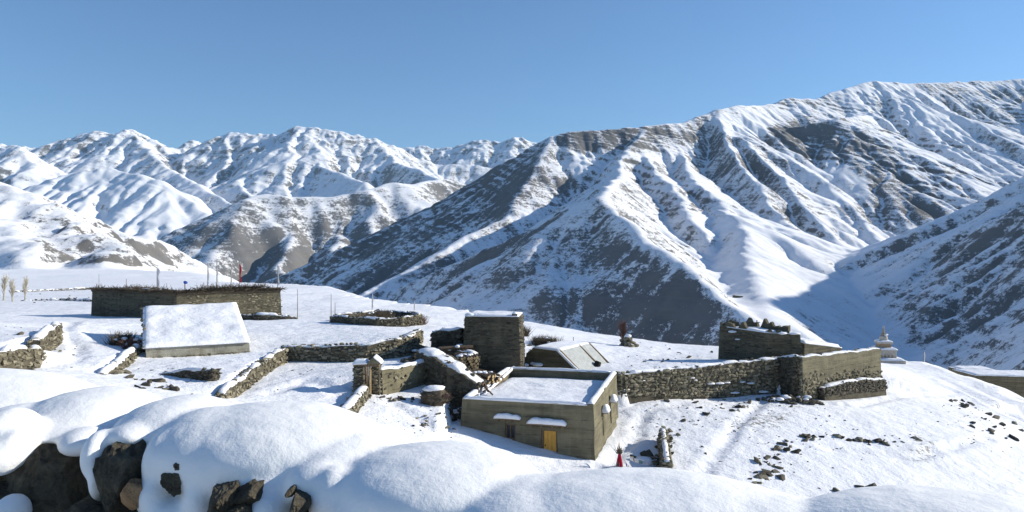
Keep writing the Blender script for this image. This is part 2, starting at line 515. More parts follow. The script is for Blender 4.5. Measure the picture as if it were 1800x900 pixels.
def build_far():
    step0, up = 40.0, 2
    step = step0 / up
    x0, x1, y0, y1 = -9800.0, 3600.0, 3300.0, 14500.0
    xs = np.arange(x0, x1 + 1, step0); ys = np.arange(y0, y1 + 1, step0)
    X, Y = np.meshgrid(xs, ys)
    wx = 90 * fbm(X / 1300, Y / 1300, 3, 103) + 45 * fbm(X / 330, Y / 330, 2, 113)
    wy = 90 * fbm(X / 1300, Y / 1300, 3, 123) + 45 * fbm(X / 330, Y / 330, 2, 133)
    Z = ridge_height(X + wx, Y + wy, FAR, 7000.0, 28.0)
    Z = np.maximum(Z, -420.0) + 22 * fbm(X / 300, Y / 300, 4, 177) + 70 * ridged(X / 800, Y / 800, 4, 187) * sstep(300, 1300, Z) + 45 * ridged(X / 330, Y / 330, 4, 197) * (Y < 6200)
    hard = np.clip(1.0 + 1.4 * fbm(X / 1200, Y / 1200, 3, 174), 0.3, 1.9)
    Z = erode(Z, step0, 60, 0.46, 0.008, seed=2, hard=hard)
    Z = blur(upsample(Z, up)); X = upsample(X, up); Y = upsample(Y, up)
    Z = ledges(Z, X, Y, 110.0, 0.30, 0.30, 0.05, 461)
    Z = ledges(Z, X, Y, 48.0, 0.3, 0.28, 0.04, 481)
    Z, carve = gullies(Z, X, Y, step, [(210, 9, 14), (100, 4, 15)])
    Z = Z + 4 * fbm(X / 130, Y / 130, 4, 141) + 42 * ridged(X / 230, Y / 230, 4, 161) * sstep(900, 1800, Z) + 14 * ridged(X / 420, Y / 420, 4, 151) * sstep(500, 1500, Z)
    gy, gx = np.gradient(Z, step)
    sl = np.hypot(gx, gy)
    U = 900 + X / Y * FPX
    rock = -0.05 + 0.08 * carve + 0.24 * fbm(X / 900, Y / 900, 4, 171) + 0.10 * (sl - 0.65)
    rock = rock + 0.20 * (Y < 6200) * (X > Y * -0.52)
    foot = np.exp(-(((X + 4600) / 1500) ** 2 + ((Y - 7900) / 1300) ** 2))
    rock = rock - 0.3 * foot
    keep = (U > -260) & (U < 1500) & (Z > -425)
    mat = mountain_material('snowy rock of the far range', 2.6)
    o = grid_mesh('far_mountains', X, Y, Z, keep, {'rock': rock}, mat)
    tag(o, 'far range of jagged white peaks behind the valley', kind='structure')
build_far()
# ================================================================== VILLAGE GROUND
GROUND_PX = [
    # fields on the left, far to near
    (-150, 490, 330), (0, 491, 330), (150, 490, 325), (270, 490, 310), (400, 496, 255), (500, 499, 230), (560, 503, 210),
    (-100, 505, 210), (100, 506, 205), (260, 505, 190), (0, 520, 155), (120, 519, 150), (0, 536, 112), (100, 533, 108), (-150, 545, 95),
    (380, 512, 135), (480, 513, 132), (600, 520, 140), (640, 526, 128), (620, 540, 104), (700, 536, 128), (760, 545, 108), (830, 549, 108), (700, 553, 90),
    (160, 557, 86), (235, 557, 82), (310, 559, 78.5), (400, 559, 81), (495, 557, 86), (220, 566, 72), (360, 568, 70),
    (545, 560, 75), (585, 569, 70), (660, 571, 67.5), (735, 574, 69.5), (650, 557, 76), (520, 566, 72),
    # terrace above the long stone wall
    (450, 580, 64), (560, 577, 66), (650, 577, 64), (500, 605, 54.2), (580, 606, 54.2), (640, 604, 54.4), (690, 594, 56), (722, 584, 58.5), (733, 578, 62),
    # below it
    (500, 637, 52.3), (580, 638, 52.3), (640, 637, 52.4), (700, 627, 53.6), (740, 607, 56.5),
    (450, 705, 40), (520, 672, 45.5), (560, 655, 49), (600, 705, 41), (590, 735, 38), (470, 655, 48.5),
    # slope left of it
    (255, 634, 48), (340, 628, 49.7), (440, 622, 51.5), (250, 597, 54.5), (410, 590, 58.4), (200, 596, 54), (205, 618, 49.5), (150, 590, 55),
    (385, 693, 39.2), (432, 655, 45), (487, 611, 53.2), (345, 660, 43.5), (380, 645, 46), (300, 648, 44.5), (320, 690, 38.5), (290, 668, 42), (375, 664, 42.5),
    (245, 645, 46), (235, 680, 38.5), (180, 655, 44), (205, 628, 47.8), (175, 640, 45.5),
    (130, 640, 42), (140, 612, 47), (115, 600, 50), (70, 570, 52), (95, 566, 56), (55, 600, 46), (10, 602, 42), (100, 623, 43.5), (60, 643, 38.5), (0, 646, 35.5), (-60, 600, 42), (-60, 648, 34),
    (30, 560, 62), (-80, 570, 60),
    # courtyard, gate, house
    (640, 695, 44), (610, 733, 37.7), (668, 690, 44.5), (705, 672, 46.5), (745, 657, 49.6), (680, 700, 43.5), (760, 707, 44.3), (700, 740, 40.3), (780, 745, 42), (760, 790, 37),
    (680, 641, 46.6), (745, 630, 52), (700, 625, 50.5), (720, 612, 54.5),
    (812, 746, 44.8), (900, 772, 43.4), (965, 798, 42.2), (1043, 813, 41.6), (960, 815, 40.6), (880, 800, 40.4), (1060, 825, 41), (1000, 850, 37.5), (860, 840, 37.5),
    (1092, 742, 51.5), (1075, 775, 47), (1100, 790, 45), (905, 700, 56), (830, 648, 54.5), (860, 645, 55), (780, 618, 57), (790, 600, 60),
    # behind the tower and the shed
    (770, 585, 64), (830, 575, 72), (940, 590, 70), (1000, 600, 72), (920, 570, 96), (1040, 588, 86), (980, 625, 62), (1060, 640, 60), (1000, 655, 56.5),
    # long wall on the right: foot, then the field behind it
    (1100, 693, 53.2), (1170, 695, 55.3), (1250, 697, 57.4), (1310, 696, 58.8), (1370, 694, 60.2), (1400, 696, 57.6), (1470, 692, 61), (1545, 682, 66.2),
    (1090, 657, 55.4), (1170, 651, 57.8), (1250, 644, 60), (1310, 637, 61.8), (1350, 633, 62.6), (1100, 628, 66), (1200, 624, 69), (1150, 641, 60.5), (1230, 634, 63.5), (1120, 645, 59), (1100, 606, 79), (1180, 611, 76), (1250, 613, 75), (1040, 600, 80),
    (1260, 634, 64.5), (1345, 640, 62.2), (1412, 640, 61.8), (1440, 640, 62.8), (1500, 632, 68), (1420, 622, 72), (1470, 623, 73), (1500, 625, 80),
    (1520, 634, 86), (1560, 634, 94), (1595, 636, 93), (1640, 645, 90),
    # open slope on the right
    (1200, 720, 53), (1300, 738, 52), (1400, 738, 52.5), (1480, 720, 57), (1550, 704, 62), (1650, 695, 70), (1620, 660, 80), (1700, 668, 84), (1760, 690, 80), (1810, 722, 75), (1950, 800, 68),
    (1150, 760, 48), (1180, 800, 44.5), (1300, 795, 45.5), (1345, 788, 46.2), (1390, 775, 48), (1420, 768, 49.2), (1420, 778, 48.2), (1510, 762, 51.2), (1510, 776, 50), (1610, 757, 53), (1610, 772, 51.6),
    (1200, 850, 40), (1320, 845, 41.5), (1365, 848, 41.2), (1450, 830, 43.5), (1600, 830, 45), (1700, 770, 53), (1740, 740, 59), (1790, 790, 55), (1750, 850, 46.5), (1850, 880, 46), (1500, 890, 39.5), (1400, 900, 37.5), (1650, 900, 41),
]
GROUND_XYZ = [(-6, 2.6, -1.75), (0, 2.2, -1.7), (6, 2, -1.8), (-3, 6, -2.6), (4, 6, -3.2), (0, 10, -4.4), (-14, 12, -3.0), (14, 12, -5.6), (0, 18, -6.6), (-18, 22, -4.6), (18, 22, -9), (0, 27, -8.8),
              (-12, 28, -6.6), (14, 30, -10.6), (-45, 15, -1.5), (-60, 40, -2.0), (-120, 60, -1.0), (45, 15, -12), (60, 40, -17), (100, 40, -28), (110, 75, -32), (-150, 130, -6), (-150, 330, -10)]
# walls that hold a terrace: (pixel x, pixel y of the foot, pixel y of the top, distance); the higher ground lies on their far side
WALL_LONG = [(1086, 694, 657, 54.0), (1170, 696, 650, 56.2), (1250, 698, 642, 58.2), (1310, 697, 635, 59.7), (1372, 695, 629, 61.0)]
WALL_RIGHT = [(1403, 697, 628, 58.6), (1470, 692, 621, 62.4), (1541, 684, 613, 66.8)]
WALL_CURVED = [(498, 640, 608, 53.0), (580, 641, 608, 53.0), (645, 640, 606, 53.1), (695, 630, 597, 54.4), (722, 618, 588, 56.6), (735, 606, 580, 60.0)]
BANK_BARN = [(388, 716, 692, 38.8), (412, 696, 672, 41.5), (438, 676, 650, 45.0), (470, 652, 628, 49.2), (500, 634, 612, 52.8)]
BANK_MID = [(178, 676, 660, 40.4), (205, 655, 638, 43.6), (228, 634, 618, 47.4), (243, 622, 606, 50.0)]
BANK_LEFT = [(-60, 652, 628, 33.6), (0, 648, 618, 35.8), (45, 645, 614, 38.6), (66, 640, 612, 40.5)]
BANK_OUTCROP = [(60, 628, 598, 43.5), (84, 612, 580, 46.5), (98, 600, 570, 49.5)]
PIT_WALL = [(286, 668, 657, 43.2), (330, 669, 652, 42.2), (378, 666, 650, 41.4)]
COURT_WALL = [(664, 692, 652, 44.8), (705, 676, 645, 47.0), (748, 660, 636, 49.6)]
WALL_RETURN = [(1372, 695, 629, 60.9), (1402, 697, 627, 58.6)]
STEP_LEVEL = [(1412, 776, 766, 49.3), (1470, 780, 768, 50.0), (1540, 782, 768, 50.2), (1612, 774, 760, 52.0)]
STEP_SLOPE = [(1328, 858, 846, 40.9), (1350, 828, 816, 43.4), (1375, 800, 790, 45.8), (1398, 770, 760, 49.0)]
WALL_RIGHT_FILL = [(px, pf, pt + 19, Y) for px, pf, pt, Y in WALL_RIGHT]      # the court behind it lies below its top
RETAIN = [WALL_LONG, WALL_RIGHT_FILL, WALL_CURVED, BANK_BARN, BANK_MID, BANK_LEFT, BANK_OUTCROP, PIT_WALL, COURT_WALL, STEP_LEVEL, STEP_SLOPE]
def _terrace_points():
    out = []
    for path in RETAIN:
        w = [(P(px, pf, Y), P(px, pt, Y)) for px, pf, pt, Y in path]
        for (f0, t0), (f1, t1) in zip(w[:-1], w[1:]):
            d = Vector((f1.x - f0.x, f1.y - f0.y, 0)); n = max(2, int(d.length / 1.0)); d.normalize()
            up = Vector((-d.y, d.x, 0))
            for i in range(n + 1):
                if (f0 is w[0][0] and i == 0) or (f1 is w[-1][0] and i == n): continue
                f, t = f0.lerp(f1, i / n), t0.lerp(t1, i / n)
                a, b = t + up * 0.42, f - up * 0.42
                out.append((a.x, a.y, t.z + 0.02)); out.append((b.x, b.y, f.z + 0.05))
                c = f - up * 0.10; out.append((c.x, c.y, f.z + 0.02))
    return out
_tp = np.array(_terrace_points())
_gp = np.array([tuple(P(*q)) for q in GROUND_PX] + GROUND_XYZ)
_far = np.array([np.min(np.hypot(_tp[:, 0] - q[0], _tp[:, 1] - q[1])) > 1.3 for q in _gp])
_corner = np.array([(21.55, 60.1, -11.35), (21.9, 59.4, -11.3), (22.15, 58.7, -11.2), (20.9, 60.2, -11.35), (22.7, 61.6, -8.45), (22.9, 60.6, -8.6), (21.6, 61.4, -8.4)])     # the bend of the long wall
_gp = np.concatenate([_gp[_far], _tp, _corner])
# edge of the terrace on which the village stands; beyond it the ground falls into the gorge
EDGE = [P(290, 489, 345), P(400, 495, 262), P(500, 498, 238), P(560, 501, 218), P(640, 520, 150), P(700, 531, 134), P(830, 547, 112), P(920, 565, 101), P(1050, 589, 90), P(1180, 606, 82), P(1260, 611, 80),
        P(1400, 616, 86), P(1500, 627, 94), P(1580, 637, 98), P(1650, 645, 95), P(1720, 668, 90), P(1800, 718, 79), P(1950, 798, 71), P(2300, 900, 70)]
def _edge_dist(X, Y):
    poly = [(e.x, e.y) for e in EDGE] + [(120, -40), (-400, -40), (-400, 420), (EDGE[0].x, 420)]
    d = np.full(X.shape, 1e9)
    for a, b in zip(EDGE[:-1], EDGE[1:]):
        dx, dy = b.x - a.x, b.y - a.y
        t = np.clip(((X - a.x) * dx + (Y - a.y) * dy) / (dx * dx + dy * dy), 0, 1)
        d = np.minimum(d, np.hypot(X - a.x - t * dx, Y - a.y - t * dy))
    ins = np.zeros(X.shape, bool)
    for (x0, y0), (x1, y1) in zip(poly, poly[1:] + poly[:1]):
        c = ((y0 > Y) != (y1 > Y)) & (X < (x1 - x0) * (Y - y0) / (y1 - y0 + 1e-12) + x0)
        ins ^= c
    return np.where(ins, 0.0, d)
def axis(segs):
    """coordinates with their own spacing in each stretch: (start, end, step)"""
    out = []
    for a, b, s in segs:
        out.append(np.linspace(a, b, max(2, int(round((b - a) / s))), endpoint=False))
    return np.concatenate(out + [[segs[-1][1]]])
GX = axis([(-230, -60, 3.5), (-60, -36, 0.8), (-36, 45, 0.34), (45, 75, 0.9), (75, 190, 4)])
GY = axis([(-6, 24, 0.9), (24, 34, 0.5), (34, 72, 0.31), (72, 110, 0.7), (110, 350, 3.0)])
def survey():
    """Ground heights on the grid: flat triangles between the surveyed points, then softened, but not across terrace steps."""
    from mathutils.geometry import delaunay_2d_cdt
    box_ = [(-400, -60, -1.0), (400, -60, -40.0), (400, 600, -60.0), (-400, 600, -11.0)]
    pts = [tuple(q) for q in _gp] + box_
    co, _, tri, *_r = delaunay_2d_cdt([Vector((q[0], q[1])) for q in pts], [], [], 0, 1e-4)
    src = _r[0]
    z = np.array([np.mean([pts[k][2] for k in s_]) if s_ else 0.0 for s_ in src])
    X, Y = np.meshgrid(GX, GY)
    Z = np.zeros(X.shape)
    for t in tri:
        (x0, y0), (x1, y1), (x2, y2) = [co[k][:2] for k in t]
        i0, i1 = np.searchsorted(GX, [min(x0, x1, x2), max(x0, x1, x2)]); j0, j1 = np.searchsorted(GY, [min(y0, y1, y2), max(y0, y1, y2)])
        i1, j1 = min(len(GX), i1 + 1), min(len(GY), j1 + 1)
        if i1 <= i0 or j1 <= j0: continue
        xx, yy = X[j0:j1, i0:i1], Y[j0:j1, i0:i1]
        den = (y1 - y2) * (x0 - x2) + (x2 - x1) * (y0 - y2)
        if abs(den) < 1e-9: continue
        a = ((y1 - y2) * (xx - x2) + (x2 - x1) * (yy - y2)) / den
        b = ((y2 - y0) * (xx - x2) + (x0 - x2) * (yy - y2)) / den
        c = 1 - a - b
        m_ = (a > -1e-6) & (b > -1e-6) & (c > -1e-6)
        zz = a * z[t[0]] + b * z[t[1]] + c * z[t[2]]
        Z[j0:j1, i0:i1] = np.where(m_, zz, Z[j0:j1, i0:i1])
    for it in range(90):
        Zp = np.pad(Z, 1, mode='edge')
        acc = 0
        for q in (Zp[:-2, 1:-1], Zp[2:, 1:-1], Zp[1:-1, :-2], Zp[1:-1, 2:]):
            d = q - Z
            acc = acc + d * np.exp(-(d / 0.22) ** 2)
        Z = Z + 0.22 * acc
    return Z
G_Z = survey()
def gz(x, y):
    """height of the ground at a place"""
    i = int(np.clip(np.searchsorted(GX, x) - 1, 0, len(GX) - 2)); j = int(np.clip(np.searchsorted(GY, y) - 1, 0, len(GY) - 2))
    u = (x - GX[i]) / (GX[i + 1] - GX[i]); v = (y - GY[j]) / (GY[j + 1] - GY[j])
    return float(G_Z[j, i] * (1 - u) * (1 - v) + G_Z[j, i + 1] * u * (1 - v) + G_Z[j + 1, i] * (1 - u) * v + G_Z[j + 1, i + 1] * u * v)

def snow_material(name, bump_scale=1.0, speck=0.0):
    m = NT(name)
    p = m.pos()
    n1 = m.noise(p, 0.9 * bump_scale, 5, 0.6)
    n2 = m.noise(p, 9.0 * bump_scale, 3, 0.6)
    n3 = m.noise(p, 0.22 * bump_scale, 3, 0.5)
    c = m.mix(m.smooth(n3, 0.3, 0.7), (0.88, 0.885, 0.90), (0.80, 0.805, 0.82))
    if speck > 0:
        sp = m.noise(p, 2.6, 6, 0.75)
        pa = m.noise(p, 0.16, 3, 0.6)
        dirt = m.attr('dirt')
        k = m.math('ADD', m.math('ADD', sp, m.math('MULTIPLY', pa, 0.45)), dirt)
        k = m.smooth(k, 0.80, 0.92)
        c = m.mix(m.math('MULTIPLY', k, speck), c, (0.13, 0.115, 0.085))
    h = m.math('ADD', m.math('MULTIPLY', n1, 1.0), m.math('MULTIPLY', n2, 0.12))
    m.bsdf.inputs['Specular IOR Level'].default_value = 0.2
    return m.done(c, 0.75, m.bump(h, 0.5, 0.42 / bump_scale))

M_GROUND = snow_material('field snow', 1.0, 0.85)
M_SNOW = snow_material('lying snow', 2.0, 0.0)

PATHS = [[(1340, 700, 57.5), (1300, 745, 51.5), (1262, 795, 45.4), (1225, 850, 40)], [(1420, 705, 58), (1500, 712, 58.5), (1600, 700, 66), (1680, 690, 73)], [(690, 705, 43), (740, 735, 41), (790, 780, 38.5)], [(1060, 826, 41), (1120, 760, 48), (1130, 715, 52.5), (1200, 706, 54.6)],
         [(470, 690, 42), (540, 668, 46), (600, 690, 43)], [(130, 640, 42), (140, 610, 47.5), (110, 585, 54), (140, 570, 66)], [(905, 812, 40.5), (960, 818, 40.4), (1050, 822, 41)], [(1450, 790, 47.8), (1600, 800, 48), (1740, 770, 55)]]
def build_ground():
    global G_Z
    X, Y = np.meshgrid(GX, GY)
    d = _edge_dist(X, Y)
    G_Z = G_Z - 0.8 * (np.sqrt(d * d + 16) - 4)
    a = np.clip(Y / 60, 0.3, 2.0)
    Z = G_Z + 0.10 * fbm(X / 5.0, Y / 5.0, 4, 201) * a + 0.045 * fbm(X / 1.1, Y / 1.1, 3, 211)
    keep = _edge_dist(X, Y) < 130
    U = 900 + X / np.maximum(Y, 1) * FPX; V = 450 - Z / np.maximum(Y, 1) * FPX
    # trodden paths
    for line in PATHS:
        w = [P(*q) for q in line]
        dm = np.full(X.shape, 1e9)
        for a, b in zip(w[:-1], w[1:]):
            dx, dy = b.x - a.x, b.y - a.y
            t = np.clip(((X - a.x) * dx + (Y - a.y) * dy) / (dx * dx + dy * dy), 0, 1)
            dm = np.minimum(dm, np.hypot(X - a.x - t * dx + 0.35 * fbm(X / 3, Y / 3, 2, 231), Y - a.y - t * dy))
        Z = Z - np.exp(-(dm / 0.38) ** 2) * (0.16 + 0.12 * perlin(X / 0.8, Y / 0.8, 241)) + 0.05 * np.exp(-((dm - 0.75) / 0.25) ** 2)
    dirt = -0.24 + 0 * X
    def patch(cx, cy, rx, ry, amt):
        r = np.hypot((U - cx) / rx, (V - cy) / ry)
        return amt * (1 - sstep(0.5, 1.1, r))
    dirt += patch(1270, 712, 230, 50, .24) + patch(1700, 740, 140, 110, .20) + patch(1180, 640, 130, 30, .24) + patch(1360, 800, 100, 90, .18) + patch(720, 720, 110, 60, .22) + patch(340, 680, 120, 50, .19) + patch(1150, 790, 90, 60, .16) + patch(1540, 790, 140, 50, .15)
    dirt += patch(60, 520, 200, 26, .22) + patch(60, 610, 100, 50, .16)
    o = grid_mesh('ground', X, Y, Z, keep, {'dirt': dirt}, M_GROUND)
    tag(o, 'snow covered terraced ground of the village', kind='structure')
build_ground()
# ================================================================== MATERIALS AND TOOLS OF THE VILLAGE
def earth_material(name, base, dark, band=0.55, scale=1.0):
    """rammed earth and mud brick: level lifts, blotches, fine grain"""
    m = NT(name)
    p = m.pos()
    bands = m.noise(m.mapping(p, (0.25, 0.25, 3.2 * scale)), 1.0, 5, 0.6)
    blot = m.noise(p, 0.9, 5, 0.6)
    grain = m.noise(p, 14, 4, 0.7)
    f = m.math('ADD', m.math('MULTIPLY', bands, band), m.math('MULTIPLY', blot, 1 - band))
    c = m.mix(m.smooth(f, 0.41, 0.59), dark, base)
    # seams between the lifts, and streaks where meltwater ran down
    sz = m.node('ShaderNodeSeparateXYZ'); m.set(sz.inputs[0], p)
    lift = m.math('FRACT', m.math('ADD', m.math('MULTIPLY', sz.outputs[2], 1.9 * scale), m.math('MULTIPLY', blot, 0.45)))
    seam = m.math('SUBTRACT', 1.0, m.smooth(m.math('ABSOLUTE', m.math('SUBTRACT', lift, 0.5)), 0.0, 0.085))
    seam = m.math('MULTIPLY', seam, m.smooth(m.noise(p, 1.6, 3, 0.6), 0.42, 0.6))
    c = m.mix(m.math('MULTIPLY', seam, 0.45), c, tuple(x * 0.5 for x in dark))
    run = m.noise(m.mapping(p, (2.6, 2.6, 0.22)), 1.0, 5, 0.65)
    c = m.mix(m.math('MULTIPLY', m.smooth(run, 0.54, 0.72), 0.42), c, tuple(x * 0.5 for x in dark))
    c = m.mix(m.math('MULTIPLY', m.smooth(run, 0.47, 0.30), 0.35), c, tuple(min(1, x * 1.35) for x in base))
    c = m.mix(m.math('MULTIPLY', m.smooth(grain, 0.45, 0.75), 0.35), c, tuple(x * 0.55 for x in base))
    h = m.math('SUBTRACT', m.math('ADD', m.math('MULTIPLY', bands, 0.6), m.math('MULTIPLY', grain, 0.5)), m.math('MULTIPLY', seam, 0.5))
    return m.done(c, 0.95, m.bump(h, 0.9, 0.08))

def stone_material(name, c1, c2, c3):
    """field stones: every stone has a tone of its own"""
    m = NT(name)
    geo = m.node('ShaderNodeNewGeometry')
    info = m.node('ShaderNodeObjectInfo')
    r = m.math('FRACT', m.math('ADD', geo.outputs['Random Per Island'], info.outputs['Random']))
    p = m.pos()
    c = m.ramp(r, [(0.0, c1), (0.45, c2), (0.8, c3), (1.0, tuple(x * 0.5 for x in c1))])
    g = m.noise(p, 9, 5, 0.7)
    c = m.mix(m.math('MULTIPLY', m.smooth(g, 0.4, 0.75), 0.5), c, tuple(x * 0.45 for x in c2))
    return m.done(c, 0.93, m.bump(g, 0.7, 0.05))

def plain_material(name, c, rough=0.9, var=0.3, scale=6.0, stretch=(1, 1, 1)):
    m = NT(name)
    p = m.mapping(m.coord('Object'), stretch)
    n = m.noise(p, scale, 5, 0.65)
    colr = m.mix(m.smooth(n, 0.3, 0.7), tuple(x * (1 - var) for x in c), tuple(min(1, x * (1 + var * 0.6)) for x in c))
    return m.done(colr, rough, m.bump(n, 0.4, 0.03))

M_EARTH = earth_material('rammed earth', (0.20, 0.178, 0.112), (0.13, 0.115, 0.073))
M_EARTH_DK = earth_material('weathered mud brick', (0.135, 0.12, 0.08), (0.085, 0.075, 0.05), 0.75, 1.6)
M_EARTH_GREY = earth_material('grey mud plaster', (0.36, 0.34, 0.27), (0.24, 0.22, 0.17), 0.35)
M_CORE = earth_material('mud between stones', (0.12, 0.105, 0.07), (0.07, 0.06, 0.042), 0.3)
M_STONE = stone_material('field stone', (0.13, 0.115, 0.08), (0.21, 0.185, 0.125), (0.32, 0.285, 0.20))
M_STONE_DK = stone_material('dark stone', (0.07, 0.062, 0.046), (0.11, 0.097, 0.07), (0.16, 0.14, 0.10))
M_DOOR = plain_material('ochre painted wood', (0.62, 0.33, 0.06), 0.6, 0.25, 5, (6, 6, 0.6))
M_WOOD = plain_material('weathered timber', (0.17, 0.12, 0.075), 0.85, 0.35, 8, (4, 4, 0.6))
M_WOODPALE = plain_material('sawn wood', (0.52, 0.38, 0.2), 0.8, 0.3, 10)
M_BARK = plain_material('bark', (0.15, 0.105, 0.07), 0.95, 0.4, 12)
M_DARK = plain_material('dark interior', (0.02, 0.018, 0.015), 0.9, 0.2)
M_TWIG = plain_material('dry twigs', (0.10, 0.08, 0.055), 0.95, 0.4, 6)
M_TWIG_RED = plain_material('reddish twigs', (0.17, 0.10, 0.08), 0.95, 0.35, 6)
M_TWIG_PALE = plain_material('pale poplar twigs', (0.42, 0.38, 0.29), 0.95, 0.25, 6)
M_SHEET = plain_material('dusty plastic sheet', (0.42, 0.43, 0.40), 0.45, 0.18, 3)
M_WHITE = plain_material('whitewash', (0.44, 0.395, 0.33), 0.9, 0.22, 3)
M_OCHRE = plain_material('ochre band', (0.33, 0.24, 0.15), 0.9, 0.3, 4)
M_RED = plain_material('red cloth', (0.62, 0.03, 0.06), 0.85, 0.25, 8)
M_CLOTHWHITE = plain_material('white cloth', (0.78, 0.77, 0.76), 0.85, 0.12, 8)
M_BLUE = plain_material('blue cloth', (0.05, 0.09, 0.35), 0.85, 0.2, 8)
M_TEAL = plain_material('faded teal cloth', (0.25, 0.42, 0.40), 0.85, 0.2, 8)
M_GLASS = plain_material('window glass', (0.03, 0.035, 0.04), 0.15, 0.1)

RNG = random.Random(11)

def quad(bm, a, b, c, d):
    vs_ = [bm.verts.new(Vector(p)) for p in (a, b, c, d)]
    return bm.faces.new(vs_)

def hexa(bm, bot, top):
    """a six-sided block from four bottom and four top corners"""
    b = [bm.verts.new(Vector(p)) for p in bot]; t = [bm.verts.new(Vector(p)) for p in top]
    bm.faces.new(b[::-1]); bm.faces.new(t)
    for i in range(4):
        j = (i + 1) % 4
        bm.faces.new([b[i], b[j], t[j], t[i]])

def box(bm, x0, x1, y0, y1, z0, z1):
    hexa(bm, [(x0, y0, z0), (x1, y0, z0), (x1, y1, z0), (x0, y1, z0)], [(x0, y0, z1), (x1, y0, z1), (x1, y1, z1), (x0, y1, z1)])

def tube(bm, pts, radii, seg=6):
    """a tapering round bar along points"""
    rings = []
    for i, p in enumerate(pts):
        p = Vector(p)
        a = Vector(pts[max(0, i - 1)]); b = Vector(pts[min(len(pts) - 1, i + 1)])
        t = (b - a).normalized()
        u = t.orthogonal().normalized(); v = t.cross(u)
        rings.append([bm.verts.new(p + (u * math.cos(2 * math.pi * k / seg) + v * math.sin(2 * math.pi * k / seg)) * radii[i]) for k in range(seg)])
    for r0, r1 in zip(rings[:-1], rings[1:]):
        for k in range(seg):
            bm.faces.new([r0[k], r0[(k + 1) % seg], r1[(k + 1) % seg], r1[k]])
    bm.faces.new(rings[0][::-1]); bm.faces.new(rings[-1])

def holed_wall(bm, bl, br, tr, tl, holes, inward, depth, nx=14, nz=7, rough=0.03, seed=0):
    """A wall face (corners bottom-left, bottom-right, top-right, top-left) cut by openings (u0,u1,v0,v1) with reveals.
    The plain cells are divided and slightly uneven, as hand-made walls are."""
    bl, br, tr, tl, inward = map(Vector, (bl, br, tr, tl, inward))
    us = sorted(set([i / nx for i in range(nx + 1)] + [u for h in holes for u in h[:2]]))
    vs2 = sorted(set([i / nz for i in range(nz + 1)] + [v for h in holes for v in h[2:]]))
    def at(u, v):
        return (bl * (1 - u) + br * u) * (1 - v) + (tl * (1 - u) + tr * u) * v
    def inside(u, v):
        return any(h[0] < u < h[1] and h[2] < v < h[3] for h in holes)
    grid = {}
    def vert(i, j):
        if (i, j) not in grid:
            p = at(us[i], vs2[j])
            if 0 < i < len(us) - 1 and 0 < j < len(vs2) - 1 and not any(h[0] <= us[i] <= h[1] and h[2] <= vs2[j] <= h[3] for h in holes):
                p = p + inward * (mnoise.noise(p * 0.9 + Vector((seed, 0, 0))) * rough)
            grid[(i, j)] = bm.verts.new(p)
        return grid[(i, j)]
    for i in range(len(us) - 1):
        for j in range(len(vs2) - 1):
            if inside((us[i] + us[i + 1]) / 2, (vs2[j] + vs2[j + 1]) / 2):
                continue
            bm.faces.new([vert(i, j), vert(i + 1, j), vert(i + 1, j + 1), vert(i, j + 1)])
    for u0, u1, v0, v1 in holes:
        c = [at(u0, v0), at(u1, v0), at(u1, v1), at(u0, v1)]
        d = [p + inward * depth for p in c]
        for k in range(4):
            quad(bm, c[k], c[(k + 1) % 4], d[(k + 1) % 4], d[k])
        quad(bm, *d)
    return at

# --- stones ------------------------------------------------------------------
def stone_mesh(name, rng, flat=0.7, n=15):
    bm = bmesh.new()
    for _ in range(n):
        v = Vector((rng.uniform(-1, 1), rng.uniform(-1, 1), rng.uniform(-1, 1)))
        m_ = max(abs(v.x), abs(v.y), abs(v.z))
        v = v / m_ * rng.uniform(0.8, 1.0) * 0.55 + v.normalized() * 0.42
        bm.verts.new((v.x, v.y * 0.85, v.z * flat))
    r = bmesh.ops.convex_hull(bm, input=bm.verts)
    bmesh.ops.delete(bm, geom=[g for g in r['geom_interior'] if isinstance(g, bmesh.types.BMVert)], context='VERTS')
    bmesh.ops.recalc_face_normals(bm, faces=bm.faces)
    me = bpy.data.meshes.new(name)
    bm.to_mesh(me); bm.free()
    return me
STONES = []
STONES_DK = []
for _i in range(14):
    _m = stone_mesh('stone', RNG); _m.materials.append(M_STONE); STONES.append(_m)
for _i in range(10):
    _m = stone_mesh('stone', RNG, 0.8); _m.materials.append(M_STONE_DK); STONES_DK.append(_m)
_SARR = {}
def stone_arrays(me):
    if me not in _SARR:
        v = np.empty(len(me.vertices) * 3); me.vertices.foreach_get('co', v)
        _SARR[me] = (v.reshape(-1, 3), [tuple(p.vertices) for p in me.polygons])
    return _SARR[me]

def joined_stones(name, items, mat, parent):
    """many stones too small to pick apart, as one mesh: items are (mesh, matrix)"""
    V, F, n = [], [], 0
    for me, M in items:
        v, f = stone_arrays(me)
        R = np.array(M)
        V.append(v @ R[:3, :3].T + R[:3, 3])
        F += [tuple(i + n for i in q) for q in f]
        n += len(v)
    me = bpy.data.meshes.new(name)
    me.from_pydata(np.concatenate(V).tolist(), [], F)
    o = link(name, me, mat, parent)
    o['kind'] = 'stuff'
    return o

